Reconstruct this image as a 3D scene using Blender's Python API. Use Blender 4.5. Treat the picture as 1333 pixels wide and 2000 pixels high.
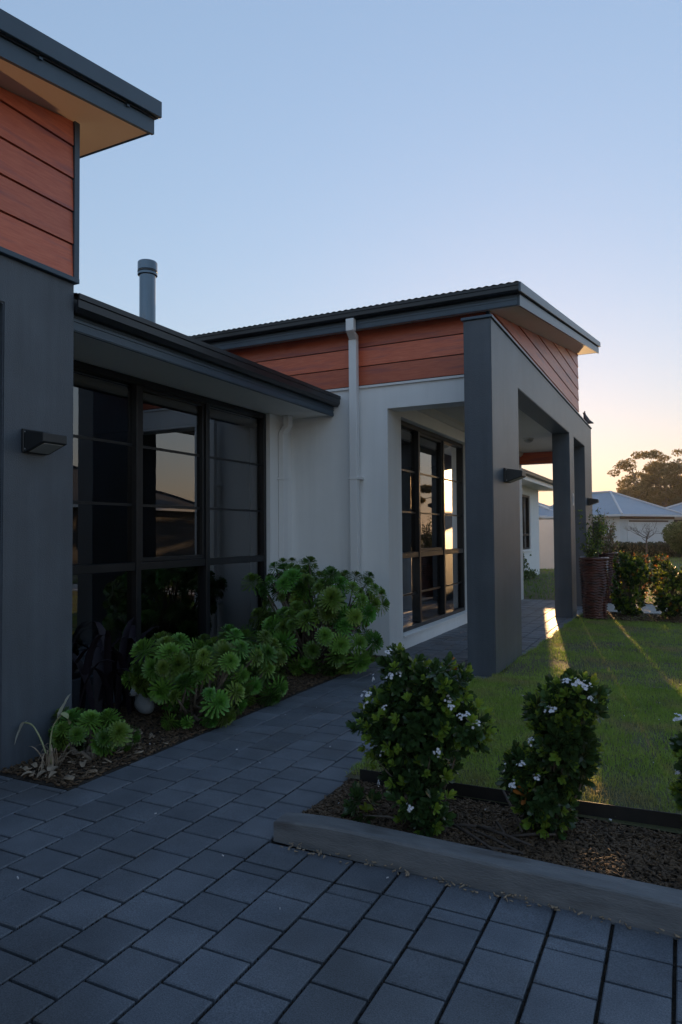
import bpy, bmesh, math, random
import numpy as np
from mathutils import Vector, Matrix, noise as mnoise

# ------------------------------------------------------------------ clear
for o in list(bpy.data.objects):
    bpy.data.objects.remove(o)
S = bpy.context.scene
COL = S.collection
rnd = random.Random(7)
R = math.radians

# ------------------------------------------------------------------ camera
YAW, PITCH, ROLL = R(26.338), R(1.844), R(-0.44)
F = Vector((-math.sin(YAW) * math.cos(PITCH), math.cos(YAW) * math.cos(PITCH), math.sin(PITCH)))
RT = Vector((math.cos(YAW), math.sin(YAW), 0))
UP = RT.cross(F)
r2 = RT * math.cos(ROLL) + UP * math.sin(ROLL)
u2 = -RT * math.sin(ROLL) + UP * math.cos(ROLL)
cam = bpy.data.cameras.new("camera")
cam.sensor_fit = 'VERTICAL'
cam.sensor_height = 36
cam.sensor_width = 24
cam.lens = 24.25
cam.clip_start = 0.05
cam.clip_end = 2000
CAM = bpy.data.objects.new("camera", cam)
COL.objects.link(CAM)
CAM.matrix_world = Matrix(((r2.x, u2.x, -F.x, 0), (r2.y, u2.y, -F.y, 0), (r2.z, u2.z, -F.z, 1.36), (0, 0, 0, 1)))
S.camera = CAM

# ------------------------------------------------------------------ light
SUN_AZ, SUN_EL = R(-10.8), R(7.4)          # azimuth measured from +Y towards +X
W = bpy.data.worlds.new("World")
S.world = W
W.use_nodes = True
nt = W.node_tree
sky = nt.nodes.new('ShaderNodeTexSky')
sky.sky_type = 'NISHITA'
sky.sun_disc = False
sky.sun_elevation = SUN_EL
sky.sun_rotation = SUN_AZ
sky.altitude = 20
sky.air_density = 1.9
sky.dust_density = 0.25
sky.ozone_density = 6.5
sg = nt.nodes.new('ShaderNodeGamma')
sg.inputs[1].default_value = 0.48
sm = nt.nodes.new('ShaderNodeMix')
sm.data_type = 'RGBA'
sm.blend_type = 'MULTIPLY'
sm.inputs[0].default_value = 1.0
sm.inputs[7].default_value = (1.03, .865, .905, 1)
nt.links.new(sky.outputs[0], sg.inputs[0])
nt.links.new(sg.outputs[0], sm.inputs[6])
nt.links.new(sm.outputs[2], nt.nodes['Background'].inputs[0])
nt.nodes['Background'].inputs[1].default_value = 0.15
sl = bpy.data.lights.new("sun", 'SUN')
sl.energy = 2.5
sl.angle = R(0.5)
sl.color = (1.0, 0.60, 0.27)
SUN = bpy.data.objects.new("sun", sl)
COL.objects.link(SUN)
SD = Vector((math.sin(SUN_AZ) * math.cos(SUN_EL), math.cos(SUN_AZ) * math.cos(SUN_EL), math.sin(SUN_EL)))
SUN.rotation_euler = SD.to_track_quat('Z', 'Y').to_euler()
SUN.location = SD * 60
S.view_settings.view_transform = 'Standard'
S.view_settings.look = 'None'
S.view_settings.gamma = 1.0
S.view_settings.exposure = 1.93
S.render.engine = 'CYCLES'
S.cycles.max_bounces = 8
S.cycles.transparent_max_bounces = 12
S.cycles.use_denoising = True

# ------------------------------------------------------------------ helpers
def lin(r, g, b):
    f = lambda c: (c / 255 / 12.92) if c / 255 <= .04045 else ((c / 255 + .055) / 1.055) ** 2.4
    return (f(r), f(g), f(b))

def mat(name, c1, c2=None, rough=0.7, ns=6.0, bump=0.0, bs=40.0, metal=0.0, spec=0.5, stretch=(1, 1, 1),
        rand=0.0, trans=0.0, coat=0.0, c3=None, ns3=1.2, dist=0.02, tcol=None, rvar=0.0, detail=5, f3=(.52, .68), world=False, streak=0.0, hue=0.0, speck=0.0):
    m = bpy.data.materials.new(name)
    m.use_nodes = True
    t = m.node_tree
    N, L = t.nodes, t.links
    b = N['Principled BSDF']
    out = N['Material Output']
    b.inputs['Roughness'].default_value = rough
    b.inputs['Metallic'].default_value = metal
    b.inputs['Specular IOR Level'].default_value = spec
    b.inputs['Coat Weight'].default_value = coat
    tc = N.new('ShaderNodeTexCoord')
    mp = N.new('ShaderNodeMapping')
    mp.inputs['Scale'].default_value = stretch
    if world:
        gp = N.new('ShaderNodeNewGeometry')
        L.new(gp.outputs['Position'], mp.inputs['Vector'])
    else:
        L.new(tc.outputs['Object'], mp.inputs['Vector'])
    col = None
    if c2 is not None:
        nz = N.new('ShaderNodeTexNoise')
        nz.inputs['Scale'].default_value = ns
        nz.inputs['Detail'].default_value = detail
        nz.inputs['Roughness'].default_value = .6
        L.new(mp.outputs[0], nz.inputs['Vector'])
        rp = N.new('ShaderNodeValToRGB')
        rp.color_ramp.elements[0].position = .3
        rp.color_ramp.elements[1].position = .7
        rp.color_ramp.elements[0].color = (*c1, 1)
        rp.color_ramp.elements[1].color = (*c2, 1)
        L.new(nz.outputs['Fac'], rp.inputs[0])
        col = rp.outputs[0]
        if rvar:
            mr = N.new('ShaderNodeMapRange')
            mr.inputs[1].default_value = .3
            mr.inputs[2].default_value = .7
            mr.inputs[3].default_value = rough - rvar
            mr.inputs[4].default_value = rough + rvar
            L.new(nz.outputs['Fac'], mr.inputs[0])
            L.new(mr.outputs[0], b.inputs['Roughness'])
        if c3 is not None:
            n3 = N.new('ShaderNodeTexNoise')
            n3.inputs['Scale'].default_value = ns3
            n3.inputs['Detail'].default_value = 4
            L.new(mp.outputs[0], n3.inputs['Vector'])
            r3 = N.new('ShaderNodeMapRange')
            r3.inputs[1].default_value, r3.inputs[2].default_value = f3
            L.new(n3.outputs['Fac'], r3.inputs[0])
            mx = N.new('ShaderNodeMix')
            mx.data_type = 'RGBA'
            L.new(r3.outputs[0], mx.inputs[0])
            L.new(col, mx.inputs[6])
            mx.inputs[7].default_value = (*c3, 1)
            col = mx.outputs[2]
    else:
        rg = N.new('ShaderNodeRGB')
        rg.outputs[0].default_value = (*c1, 1)
        col = rg.outputs[0]
    if rand:
        oi = N.new('ShaderNodeObjectInfo')
        mr = N.new('ShaderNodeMapRange')
        mr.inputs[3].default_value = 1 - rand
        mr.inputs[4].default_value = 1 + rand
        L.new(oi.outputs['Random'], mr.inputs[0])
        hs = N.new('ShaderNodeHueSaturation')
        if hue:
            mh = N.new('ShaderNodeMath')
            mh.operation = 'MULTIPLY_ADD'
            mh.inputs[1].default_value = 7.31
            fr_ = N.new('ShaderNodeMath')
            fr_.operation = 'FRACT'
            m2 = N.new('ShaderNodeMapRange')
            m2.inputs[3].default_value = .5 - hue
            m2.inputs[4].default_value = .5 + hue
            L.new(oi.outputs['Random'], mh.inputs[0])
            L.new(mh.outputs[0], fr_.inputs[0])
            L.new(fr_.outputs[0], m2.inputs[0])
            L.new(m2.outputs[0], hs.inputs['Hue'])
        L.new(mr.outputs[0], hs.inputs['Value'])
        L.new(col, hs.inputs['Color'])
        col = hs.outputs[0]
    if speck:
        n6 = N.new('ShaderNodeTexNoise')
        n6.inputs['Scale'].default_value = 210
        n6.inputs['Detail'].default_value = 3
        L.new(mp.outputs[0], n6.inputs['Vector'])
        m6 = N.new('ShaderNodeMapRange')
        m6.inputs[1].default_value, m6.inputs[2].default_value = .32, .68
        m6.inputs[3].default_value, m6.inputs[4].default_value = 1 - speck, 1 + speck
        L.new(n6.outputs['Fac'], m6.inputs[0])
        h6 = N.new('ShaderNodeHueSaturation')
        L.new(m6.outputs[0], h6.inputs['Value'])
        L.new(col, h6.inputs['Color'])
        col = h6.outputs[0]
    if streak:
        ms_ = N.new('ShaderNodeMapping')
        ms_.inputs['Scale'].default_value = (5, 5, .35)
        L.new(tc.outputs['Object'], ms_.inputs['Vector'])
        n5 = N.new('ShaderNodeTexNoise')
        n5.inputs['Scale'].default_value = 2.2
        n5.inputs['Detail'].default_value = 7
        n5.inputs['Roughness'].default_value = .65
        L.new(ms_.outputs[0], n5.inputs['Vector'])
        m5 = N.new('ShaderNodeMapRange')
        m5.inputs[1].default_value, m5.inputs[2].default_value = .3, .75
        m5.inputs[3].default_value, m5.inputs[4].default_value = 1 - streak, 1 + streak
        L.new(n5.outputs['Fac'], m5.inputs[0])
        h5 = N.new('ShaderNodeHueSaturation')
        L.new(m5.outputs[0], h5.inputs['Value'])
        L.new(col, h5.inputs['Color'])
        col = h5.outputs[0]
    L.new(col, b.inputs['Base Color'])
    if bump:
        nb = N.new('ShaderNodeTexNoise')
        nb.inputs['Scale'].default_value = bs
        nb.inputs['Detail'].default_value = 6
        L.new(mp.outputs[0], nb.inputs['Vector'])
        bp = N.new('ShaderNodeBump')
        bp.inputs['Strength'].default_value = bump
        bp.inputs['Distance'].default_value = dist
        L.new(nb.outputs['Fac'], bp.inputs['Height'])
        L.new(bp.outputs[0], b.inputs['Normal'])
    if trans:
        tr = N.new('ShaderNodeBsdfTranslucent')
        if tcol:
            tr.inputs[0].default_value = (*tcol, 1)
        else:
            L.new(col, tr.inputs[0])
        ms = N.new('ShaderNodeMixShader')
        ms.inputs[0].default_value = trans
        L.new(b.outputs[0], ms.inputs[1])
        L.new(tr.outputs[0], ms.inputs[2])
        L.new(ms.outputs[0], out.inputs[0])
    return m

def glass_mat(name, tint, ior):
    m = bpy.data.materials.new(name)
    m.use_nodes = True
    t = m.node_tree
    N, L = t.nodes, t.links
    N.remove(N['Principled BSDF'])
    fr = N.new('ShaderNodeFresnel')
    fr.inputs[0].default_value = ior
    gl = N.new('ShaderNodeBsdfGlossy')
    gl.inputs['Roughness'].default_value = 0.004
    gl.inputs[0].default_value = (.96, .97, 1, 1)
    # the faintest waviness of float glass
    tc = N.new('ShaderNodeTexCoord')
    nz = N.new('ShaderNodeTexNoise')
    nz.inputs['Scale'].default_value = 1.3
    L.new(tc.outputs['Object'], nz.inputs['Vector'])
    bp = N.new('ShaderNodeBump')
    bp.inputs['Strength'].default_value = .03
    bp.inputs['Distance'].default_value = .02
    L.new(nz.outputs['Fac'], bp.inputs['Height'])
    L.new(bp.outputs[0], gl.inputs['Normal'])
    tp = N.new('ShaderNodeBsdfTransparent')
    tp.inputs[0].default_value = (*tint, 1)
    ms = N.new('ShaderNodeMixShader')
    L.new(fr.outputs[0], ms.inputs[0])
    L.new(tp.outputs[0], ms.inputs[1])
    L.new(gl.outputs[0], ms.inputs[2])
    L.new(ms.outputs[0], N['Material Output'].inputs[0])
    return m

class MB:
    def __init__(s):
        s.v, s.f = [], []
    def add(s, vs, fs):
        n = len(s.v)
        s.v += [tuple(v) for v in vs]
        s.f += [tuple(i + n for i in f) for f in fs]
        return s
    def box(s, x0, x1, y0, y1, z0, z1):
        return s.add([(x0, y0, z0), (x1, y0, z0), (x1, y1, z0), (x0, y1, z0), (x0, y0, z1), (x1, y0, z1), (x1, y1, z1), (x0, y1, z1)],
                     [(0, 3, 2, 1), (4, 5, 6, 7), (0, 1, 5, 4), (1, 2, 6, 5), (2, 3, 7, 6), (3, 0, 4, 7)])
    def slab(s, x0, x1, y0, y1, zf, b, t):
        """box whose bottom and top follow zf(y)+b and zf(y)+t"""
        return s.add([(x0, y0, zf(y0) + b), (x1, y0, zf(y0) + b), (x1, y1, zf(y1) + b), (x0, y1, zf(y1) + b),
                      (x0, y0, zf(y0) + t), (x1, y0, zf(y0) + t), (x1, y1, zf(y1) + t), (x0, y1, zf(y1) + t)],
                     [(0, 3, 2, 1), (4, 5, 6, 7), (0, 1, 5, 4), (1, 2, 6, 5), (2, 3, 7, 6), (3, 0, 4, 7)])
    def prism(s, prof, a, b, fn):
        """profile (u,v) list extruded from a to b; fn(u,v,w)->xyz"""
        n = len(prof)
        vs = [fn(u, v, a) for u, v in prof] + [fn(u, v, b) for u, v in prof]
        fs = [tuple(range(n))[::-1], tuple(range(n, 2 * n))]
        fs += [(i, (i + 1) % n, n + (i + 1) % n, n + i) for i in range(n)]
        return s.add(vs, fs)
    def tube(s, pts, rads, n=6, cap=True):
        pts = [Vector(p) for p in pts]
        vs, fs = [], []
        for i, p in enumerate(pts):
            d = (pts[min(i + 1, len(pts) - 1)] - pts[max(i - 1, 0)])
            d = d.normalized() if d.length > 1e-9 else Vector((0, 0, 1))
            a = d.orthogonal().normalized() if abs(d.z) > .95 else d.cross(Vector((0, 0, 1))).normalized()
            b = d.cross(a)
            r = rads[i] if isinstance(rads, (list, tuple)) else rads
            for k in range(n):
                t = 2 * math.pi * k / n
                vs.append(p + (a * math.cos(t) + b * math.sin(t)) * r)
        for i in range(len(pts) - 1):
            for k in range(n):
                k2 = (k + 1) % n
                fs.append((i * n + k, i * n + k2, (i + 1) * n + k2, (i + 1) * n + k))
        if cap:
            fs.append(tuple(range(n))[::-1])
            fs.append(tuple(range((len(pts) - 1) * n, len(pts) * n)))
        return s.add(vs, fs)
    def lathe(s, prof, n=32, c=(0, 0, 0), wob=None):
        vs, fs = [], []
        for r, z in prof:
            for k in range(n):
                a = 2 * math.pi * k / n
                rr, zz = (r, z) if wob is None else wob(r, z, a)
                vs.append((c[0] + rr * math.cos(a), c[1] + rr * math.sin(a), c[2] + zz))
        for i in range(len(prof) - 1):
            for k in range(n):
                k2 = (k + 1) % n
                fs.append((i * n + k, i * n + k2, (i + 1) * n + k2, (i + 1) * n + k))
        return s.add(vs, fs)
    def mesh(s, name, m=None, smooth=False):
        me = bpy.data.meshes.new(name)
        me.from_pydata(s.v, [], s.f)
        if smooth:
            me.polygons.foreach_set('use_smooth', [True] * len(me.polygons))
        if m:
            me.materials.append(m)
        me.update()
        return me
    def obj(s, name, m, parent=None, smooth=False, bevel=0.0, seg=1):
        me = s.mesh(name, m, smooth)
        bm = bmesh.new()
        bm.from_mesh(me)
        bmesh.ops.recalc_face_normals(bm, faces=bm.faces)
        if bevel:
            bmesh.ops.bevel(bm, geom=bm.edges[:], offset=bevel, segments=seg, affect='EDGES', clamp_overlap=True)
        bm.to_mesh(me)
        bm.free()
        return link(name, me, parent)

def link(name, data, parent=None, mw=None):
    o = bpy.data.objects.new(name, data)
    COL.objects.link(o)
    if parent is not None:
        o.parent = parent
        o.matrix_parent_inverse = WORLD[parent.name].inverted()
    if mw is not None:
        o.matrix_basis = mw
    WORLD[o.name] = mw.copy() if mw is not None else Matrix.Identity(4)
    return o
WORLD = {}

def tag(o, label=None, cat=None, group=None, kind=None):
    if label: o['label'] = label
    if cat: o['category'] = cat
    if group: o['group'] = group
    if kind: o['kind'] = kind
    return o

def thing(name, loc, label, cat, group=None):
    o = bpy.data.objects.new(name, None)
    o.empty_display_size = .1
    COL.objects.link(o)
    o.location = loc
    WORLD[o.name] = Matrix.Translation(loc)
    return tag(o, label, cat, group)

def struct(o):
    o['kind'] = 'structure'
    return o

def npmesh(name, V, quads, tris, m):
    me = bpy.data.meshes.new(name)
    nq, nt_ = len(quads), len(tris)
    me.vertices.add(len(V))
    me.vertices.foreach_set('co', np.asarray(V, np.float32).ravel())
    loops = np.concatenate([np.asarray(quads, np.int32).ravel(), np.asarray(tris, np.int32).ravel()])
    me.loops.add(len(loops))
    me.loops.foreach_set('vertex_index', loops)
    me.polygons.add(nq + nt_)
    st = np.concatenate([np.arange(nq) * 4, nq * 4 + np.arange(nt_) * 3]).astype(np.int32)
    me.polygons.foreach_set('loop_start', st)
    me.polygons.foreach_set('loop_total', np.concatenate([np.full(nq, 4), np.full(nt_, 3)]).astype(np.int32))
    me.update(calc_edges=True)
    me.materials.append(m)
    return me

# ------------------------------------------------------------------ materials
M_render = mat('charcoal_render', (.064, .08, .102), (.085, .104, .13), .42, 3.0, .5, 130, spec=.6, c3=(.055, .07, .09), ns3=.9, dist=.006, streak=.16)
M_white = mat('white_render', (.82, .835, .845), (.87, .88, .885), .8, 2.2, .35, 130, dist=.005, streak=.035)
M_board = mat('red_board', (.55, .11, .05), (.67, .175, .085), .42, 7, .25, 60, stretch=(1, 1, 9), spec=.6, rand=.2, dist=.004, c3=(.40, .10, .08), ns3=1.4)
M_boardX = M_board
M_steel = mat('blue_grey_steel', (.045, .074, .108), (.058, .092, .13), .38, 3, 0, spec=.5)
M_gut = mat('dark_gutter', (.014, .016, .02), (.02, .022, .027), .32, 3)
M_roof = mat('dark_roof_sheet', (.045, .04, .04), (.06, .052, .05), .45, 2)
M_frame = mat('window_frame_black', (.012, .013, .016), (.018, .02, .023), .35, 4, spec=.35)
M_glass = glass_mat('window_glass', (.5, .53, .56), 2.4)
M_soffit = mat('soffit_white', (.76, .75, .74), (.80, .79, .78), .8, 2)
M_soffit2 = mat('soffit_cream_sun_tint', (.62, .46, .36), (.68, .51, .41), .8, 2)  # cream for the sunlit garage eave, with the orange glow tinted into it
M_ceiling = mat('ceiling_white', (.66, .65, .63), (.7, .69, .67), .85, 2)
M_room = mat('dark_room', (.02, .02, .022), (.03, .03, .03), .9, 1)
M_blind = mat('blind_fabric', (.55, .52, .47), (.6, .57, .52), .8, 4)
M_wpipe = mat('white_pipe', (.8, .81, .82), (.84, .85, .86), .4, 3)
M_flue = mat('flue_steel', (.10, .135, .17), (.15, .19, .235), .24, 9, metal=.85, stretch=(1, 1, .1))
M_lamp = mat('lamp_black', (.016, .018, .02), (.022, .024, .027), .45, 8)
M_lens = mat('lamp_lens', (.35, .35, .33), None, .3)
M_paver = mat('charcoal_paver', (.085, .10, .125), (.145, .164, .195), .6, 3.5, .6, 320, rand=.13, dist=.004, c3=(.072, .078, .088), ns3=1.3, detail=9, world=True, f3=(.48, .7), speck=.35)
M_sand = mat('joint_sand', (.008, .007, .006), (.03, .026, .02), .95, 40, .8, 200, dist=.01)
M_soil = mat('dark_soil', (.018, .014, .011), (.045, .035, .027), .95, 14, .9, 60, dist=.03)
M_mulch = mat('bark_mulch', (.036, .023, .014), (.165, .105, .06), .85, 23, rand=0)
M_timber = mat('weathered_sleeper', (.12, .126, .135), (.18, .186, .195), .85, 4, .6, 30, stretch=(1.5, 6, 6), dist=.008, c3=(.085, .08, .08), ns3=1.6)
M_edge = mat('steel_edging', (.012, .011, .011), (.025, .02, .018), .6, 9)
M_turf = mat('turf_ground', (.06, .075, .025), (.11, .10, .05), .95, 4, .6, 60, c3=(.07, .05, .035), ns3=.8)
M_grass = mat('grass_blades', (.22, .33, .045), (.34, .44, .085), .55, 3.0, trans=.4, c3=(.36, .30, .13), ns3=1.8, f3=(.5, .68))
M_grass2 = mat('far_grass', (.11, .2, .03), (.2, .3, .055), .6, .8, trans=.4)
M_aeon = mat('aeonium_leaf', (.065, .15, .022), (.13, .25, .038), .42, 14, trans=.15, rand=.5, hue=.03)
M_stem = mat('plant_stem', (.12, .095, .075), (.2, .165, .13), .85, 30)
M_hawold = mat('hawthorn_old_leaf', (.026, .058, .02), (.052, .1, .032), .3, 18, trans=.12, rand=.35, tcol=(.16, .24, .02))
M_hawnew = mat('hawthorn_new_leaf', (.14, .26, .035), (.22, .34, .06), .4, 18, trans=.4, rand=.3, tcol=(.42, .46, .05))
M_haworg = mat('hawthorn_rust_leaf', (.30, .09, .015), (.42, .16, .03), .45, 18, trans=.4, rand=.2)
M_petal = mat('white_petal', (.74, .74, .80), (.82, .82, .86), .6, 30, trans=.25)
M_bud = mat('pink_bud', (.45, .22, .2), (.55, .3, .28), .6, 30)
M_purple = mat('purple_leaf', (.010, .008, .012), (.022, .015, .024), .55, 10, spec=.25)
M_straw = mat('dry_leaf', (.2, .155, .11), (.34, .27, .2), .85, 30, rand=.2)
M_lily = mat('lily_bloom', (.5, .5, .42), (.62, .62, .55), .6, 20, trans=.2)
M_lilystem = mat('lily_stem', (.22, .26, .12), (.32, .33, .18), .6, 20)
M_stone = mat('pale_stone', (.48, .50, .52), (.6, .61, .62), .7, 12, .3, 60)
M_figure = mat('grey_stone', (.28, .3, .32), (.36, .38, .4), .8, 12, .3, 60)
M_dark = mat('dark_detail', (.02, .02, .02), None, .6)
M_pot = mat('glazed_brown_pot', (.045, .022, .02), (.13, .042, .03), .2, 7, stretch=(1, 1, 3), c3=(.035, .022, .022), ns3=5)
M_stick = mat('cut_stick', (.05, .035, .028), (.1, .075, .06), .85, 40)
M_bird = mat('pigeon_feather', (.10, .10, .11), (.18, .175, .18), .8, 20)
M_conc = mat('pale_concrete', (.34, .33, .31), (.42, .41, .39), .9, 6, .3, 120)
M_bluroof = mat('blue_grey_metal_roof', (.17, .24, .31), (.20, .27, .34), .42, 1.5)
M_farwall = mat('pale_render', (.55, .56, .58), (.62, .63, .64), .9, 1.5)
M_fardark = mat('brown_brick_wall', (.13, .09, .075), (.19, .13, .11), .9, 3)
M_tile = mat('dark_roof_tile', (.03, .03, .032), (.05, .048, .048), .7, 3)
M_gdoor = mat('garage_door_paint', (.62, .63, .65), (.66, .67, .69), .5, 2)
M_dgdoor = mat('garage_door_grey', (.10, .11, .12), (.12, .13, .14), .5, 2)
M_gum = mat('gum_leaves', (.05, .05, .022), (.10, .088, .04), .6, .6, trans=.4, tcol=(.26, .19, .07))
M_hedge = mat('hedge_leaves', (.015, .028, .012), (.035, .055, .02), .6, 2, trans=.2)
M_bush = mat('bush_leaves', (.05, .09, .02), (.10, .15, .035), .55, 3, trans=.3)
M_bark = mat('grey_bark', (.10, .08, .07), (.18, .15, .13), .9, 8)
M_metalplate = mat('pale_steel', (.5, .52, .54), (.6, .6, .62), .4, 30, metal=.4)
M_fence = mat('cream_fence', (.62, .62, .64), (.68, .68, .69), .7, 2)

# ------------------------------------------------------------------ ground and paving
g = MB()
g.add([(-600, -300, -.06), (600, -300, -.06), (600, 1500, -.06), (-600, 1500, -.06)], [(0, 1, 2, 3)])
struct(g.obj('ground', M_turf))

PV = MB().box(-9, 3.2, -3.5, 2.75, -.05, -.02).box(-2.995, -1.52, 2.75, 14.42, -.05, -.02).obj('paving', M_sand)
struct(PV)
XL = [-.052 + .2 * k for k in range(16, 0, -1)] + [-.052, -.2475, -.443, -.645, -.85, -1.051, -1.255, -1.46, -1.679,
      -1.89, -2.105, -2.32, -2.535, -2.755, -2.985] + [-2.985 - .21 * k for k in range(1, 28)]
XL = sorted(XL)
Y0J, PIT = 1.682, .1954
pav = []
def addp(x0, x1, y0, y1):
    if y1 - y0 > .03 and x1 - x0 > .03:
        pav.append((x0, x1, y0, y1))
i0 = XL.index(-1.89)
for i in range(len(XL) - 1):
    x0, x1 = XL[i], XL[i + 1]
    off = 0 if (i - i0) % 2 == 0 else PIT / 2
    xm = (x0 + x1) / 2
    ylo = -3.3
    if xm > -1.67: yhi = 2.442
    elif xm > -2.985: yhi = 14.4
    elif xm > -3.577: yhi = 2.706
    else: yhi = 2.72
    if xm < -3.80 and xm > -9: yhi = 2.0
    n = math.floor((ylo - Y0J - off) / PIT)
    while True:
        a = Y0J + off + n * PIT
        b = a + PIT
        n += 1
        if a >= yhi: break
        if b < ylo: continue
        addp(x0, x1, max(a, ylo), min(b, yhi))
    if xm > -1.67:
        addp(x0, x1, 2.446, 2.64)
    if -1.679 < xm < -1.46:       # outer strip of the porch, only beyond the lawn edge
        n = 0
        while 6.3 + n * PIT < 14.3:
            addp(x0, -1.53, 6.3 + n * PIT, 6.3 + (n + 1) * PIT)
            n += 1
CAMI = CAM.matrix_world.inverted()
def proj(p):
    q = CAMI @ Vector(p)
    if q.z > -.05: return None
    return (.5 + (q.x / -q.z) * 1347.25 / 1333, .5 - (q.y / -q.z) * 1347.25 / 2000, -q.z)
vis, rest = [], []
for p in pav:
    c = ((p[0] + p[1]) / 2, (p[2] + p[3]) / 2, 0)
    q = proj(c)
    if q and -.06 < q[0] < 1.06 and q[1] < 1.06 and not (-1.87 < c[0] < -1.6 and 6.5 < c[1] < 7.6):
        vis.append(((p[1] - p[0]) * (p[3] - p[2]) / q[2] ** 3, p))
    else:
        rest.append(p)
vis.sort(reverse=True, key=lambda t: t[0])
rest += [p for _, p in vis[300:]]
PMESH = {}
def paver_mesh(w, d):
    k = (round(w, 3), round(d, 3))
    if k not in PMESH:
        J, C = .006, .004
        a, b = w / 2 - J, d / 2 - J
        m = MB()
        m.add([(-a, -b, -.045), (a, -b, -.045), (a, b, -.045), (-a, b, -.045),
               (-a, -b, -C), (a, -b, -C), (a, b, -C), (-a, b, -C),
               (-a + C, -b + C, 0), (a - C, -b + C, 0), (a - C, b - C, 0), (-a + C, b - C, 0)],
              [(0, 1, 5, 4), (1, 2, 6, 5), (2, 3, 7, 6), (3, 0, 4, 7), (4, 5, 9, 8), (5, 6, 10, 9), (6, 7, 11, 10), (7, 4, 8, 11), (8, 9, 10, 11)])
        PMESH[k] = m.mesh('paver', M_paver)
    return PMESH[k]
for _, (x0, x1, y0, y1) in vis[:300]:
    mw = Matrix.Translation(((x0 + x1) / 2, (y0 + y1) / 2, rnd.uniform(-.0018, .0018))) @ Matrix.Rotation(rnd.uniform(-.006, .006), 4, 'Z') @ \
        Matrix.Rotation(rnd.uniform(-.006, .006), 4, 'X') @ Matrix.Rotation(rnd.uniform(-.006, .006), 4, 'Y')
    link('paver', paver_mesh(x1 - x0, y1 - y0), PV, mw)
m = MB()
for (x0, x1, y0, y1) in rest:
    J = .006; C = .004; z = rnd.uniform(-.0018, .0018)
    a0, a1, b0, b1 = x0 + J, x1 - J, y0 + J, y1 - J
    m.add([(a0, b0, -.03), (a1, b0, -.03), (a1, b1, -.03), (a0, b1, -.03), (a0, b0, z - C), (a1, b0, z - C), (a1, b1, z - C), (a0, b1, z - C),
           (a0 + C, b0 + C, z), (a1 - C, b0 + C, z), (a1 - C, b1 - C, z), (a0 + C, b1 - C, z)],
          [(0, 1, 5, 4), (1, 2, 6, 5), (2, 3, 7, 6), (3, 0, 4, 7), (4, 5, 9, 8), (5, 6, 10, 9), (6, 7, 11, 10), (7, 4, 8, 11), (8, 9, 10, 11)])
tag(m.obj('far_pavers', M_paver, PV), kind='stuff')

# beds
struct(MB().box(-4.2, -2.99, 2.712, 7.165, -.05, -.004).obj('garden_bed_left', M_soil))
struct(MB().box(-1.672, 6.0, 2.75, 3.44, -.05, .012).obj('garden_bed_right', M_soil))
# lawn sheet, a little proud of the path and gently uneven
def lawn_z(x, y):
    return .022 + .012 * mnoise.noise((x * 1.3, y * 1.1, 3.1))
def sheet(name, x0, x1, y0, y1, st, zf, m, edge=None):
    nx, ny = int((x1 - x0) / st) + 1, int((y1 - y0) / st) + 1
    v, f = [], []
    for j in range(ny + 1):
        for i in range(nx + 1):
            x, y = x0 + (x1 - x0) * i / nx, y0 + (y1 - y0) * j / ny
            if edge: x = max(x, edge(y))
            v.append((x, y, zf(x, y)))
    for j in range(ny):
        for i in range(nx):
            a = j * (nx + 1) + i
            f.append((a, a + 1, a + nx + 2, a + nx + 1))
    return MB().add(v, f).obj(name, m, smooth=True)
def lawn_edge(y):
    if y < 3.9: return -1.70
    if y < 6.3: return -1.72 - .06 * (y - 3.9) / 2.4 + .012 * math.sin(y * 9)
    if y < 7.75: return -1.60
    return -1.57 + .05 * (y - 7.75) / 4 + .015 * math.sin(y * 7)
struct(sheet('lawn', -1.78, 6.0, 3.45, 12.2, .12, lawn_z, M_turf, lawn_edge))
struct(sheet('back_lawn', -9, 14, 14.42, 42, .8, lambda x, y: .0 + .02 * mnoise.noise((x * .5, y * .5, 1)), M_turf))
struct(MB().box(-1.52, 7, 12.2, 12.32, -.05, .05).obj('path_kerb', M_conc))
struct(MB().box(-1.52, 7, 12.322, 14.0, -.05, .02).obj('garden_path', M_conc))

# ------------------------------------------------------------------ house
H = thing('house', (-4.2, 7.2, 0), 'single storey house with charcoal and white rendered walls, red boards and skillion roofs', 'house')
SL = .168
zL = lambda y: 4.12 + SL * (y - 3.274)
zP = lambda y: 3.703 + SL * (y - 7.17)

# garage wing walls
gw = MB()
MB().prism([(-6, -.05), (-6, 3.03), (3.272, 3.03), (3.272, -.05), (2.742, -.05), (2.742, 2.746), (-2.3, 2.746), (-2.3, -.05)], -3.847, -3.577, lambda u, v, w: (w, u, v)).obj('garage_wall', M_render, H, bevel=.007, seg=2)
gw.box(-10, -3.847, 3.0, 3.272, -.05, 3.03)
gw.obj('garage_end_wall', M_render, H)
def clip(poly, zf):
    out = []
    for i in range(len(poly)):
        a, b = poly[i], poly[(i + 1) % len(poly)]
        ia, ib = a[1] <= zf(a[0]), b[1] <= zf(b[0])
        if ia: out.append(a)
        if ia != ib:
            da, db = zf(a[0]) - a[1], zf(b[0]) - b[1]
            t = da / (da - db)
            out.append((a[0] + (b[0] - a[0]) * t, a[1] + (b[1] - a[1]) * t))
    return out
gc = MB()
gc.prism([(-6, 3.03), (3.26, 3.03), (3.26, zL(3.26)), (-6, zL(-6))], -3.80, -3.585, lambda u, v, w: (w, u, v))
gc.prism([(-6, 3.03), (3.26, 3.03), (3.26, zL(3.26)), (-6, zL(-6))], -10, -9.8, lambda u, v, w: (w, u, v))
gc.box(-9.8, -3.80, 3.0, 3.26, 3.03, zL(3.0) - .005)
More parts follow.
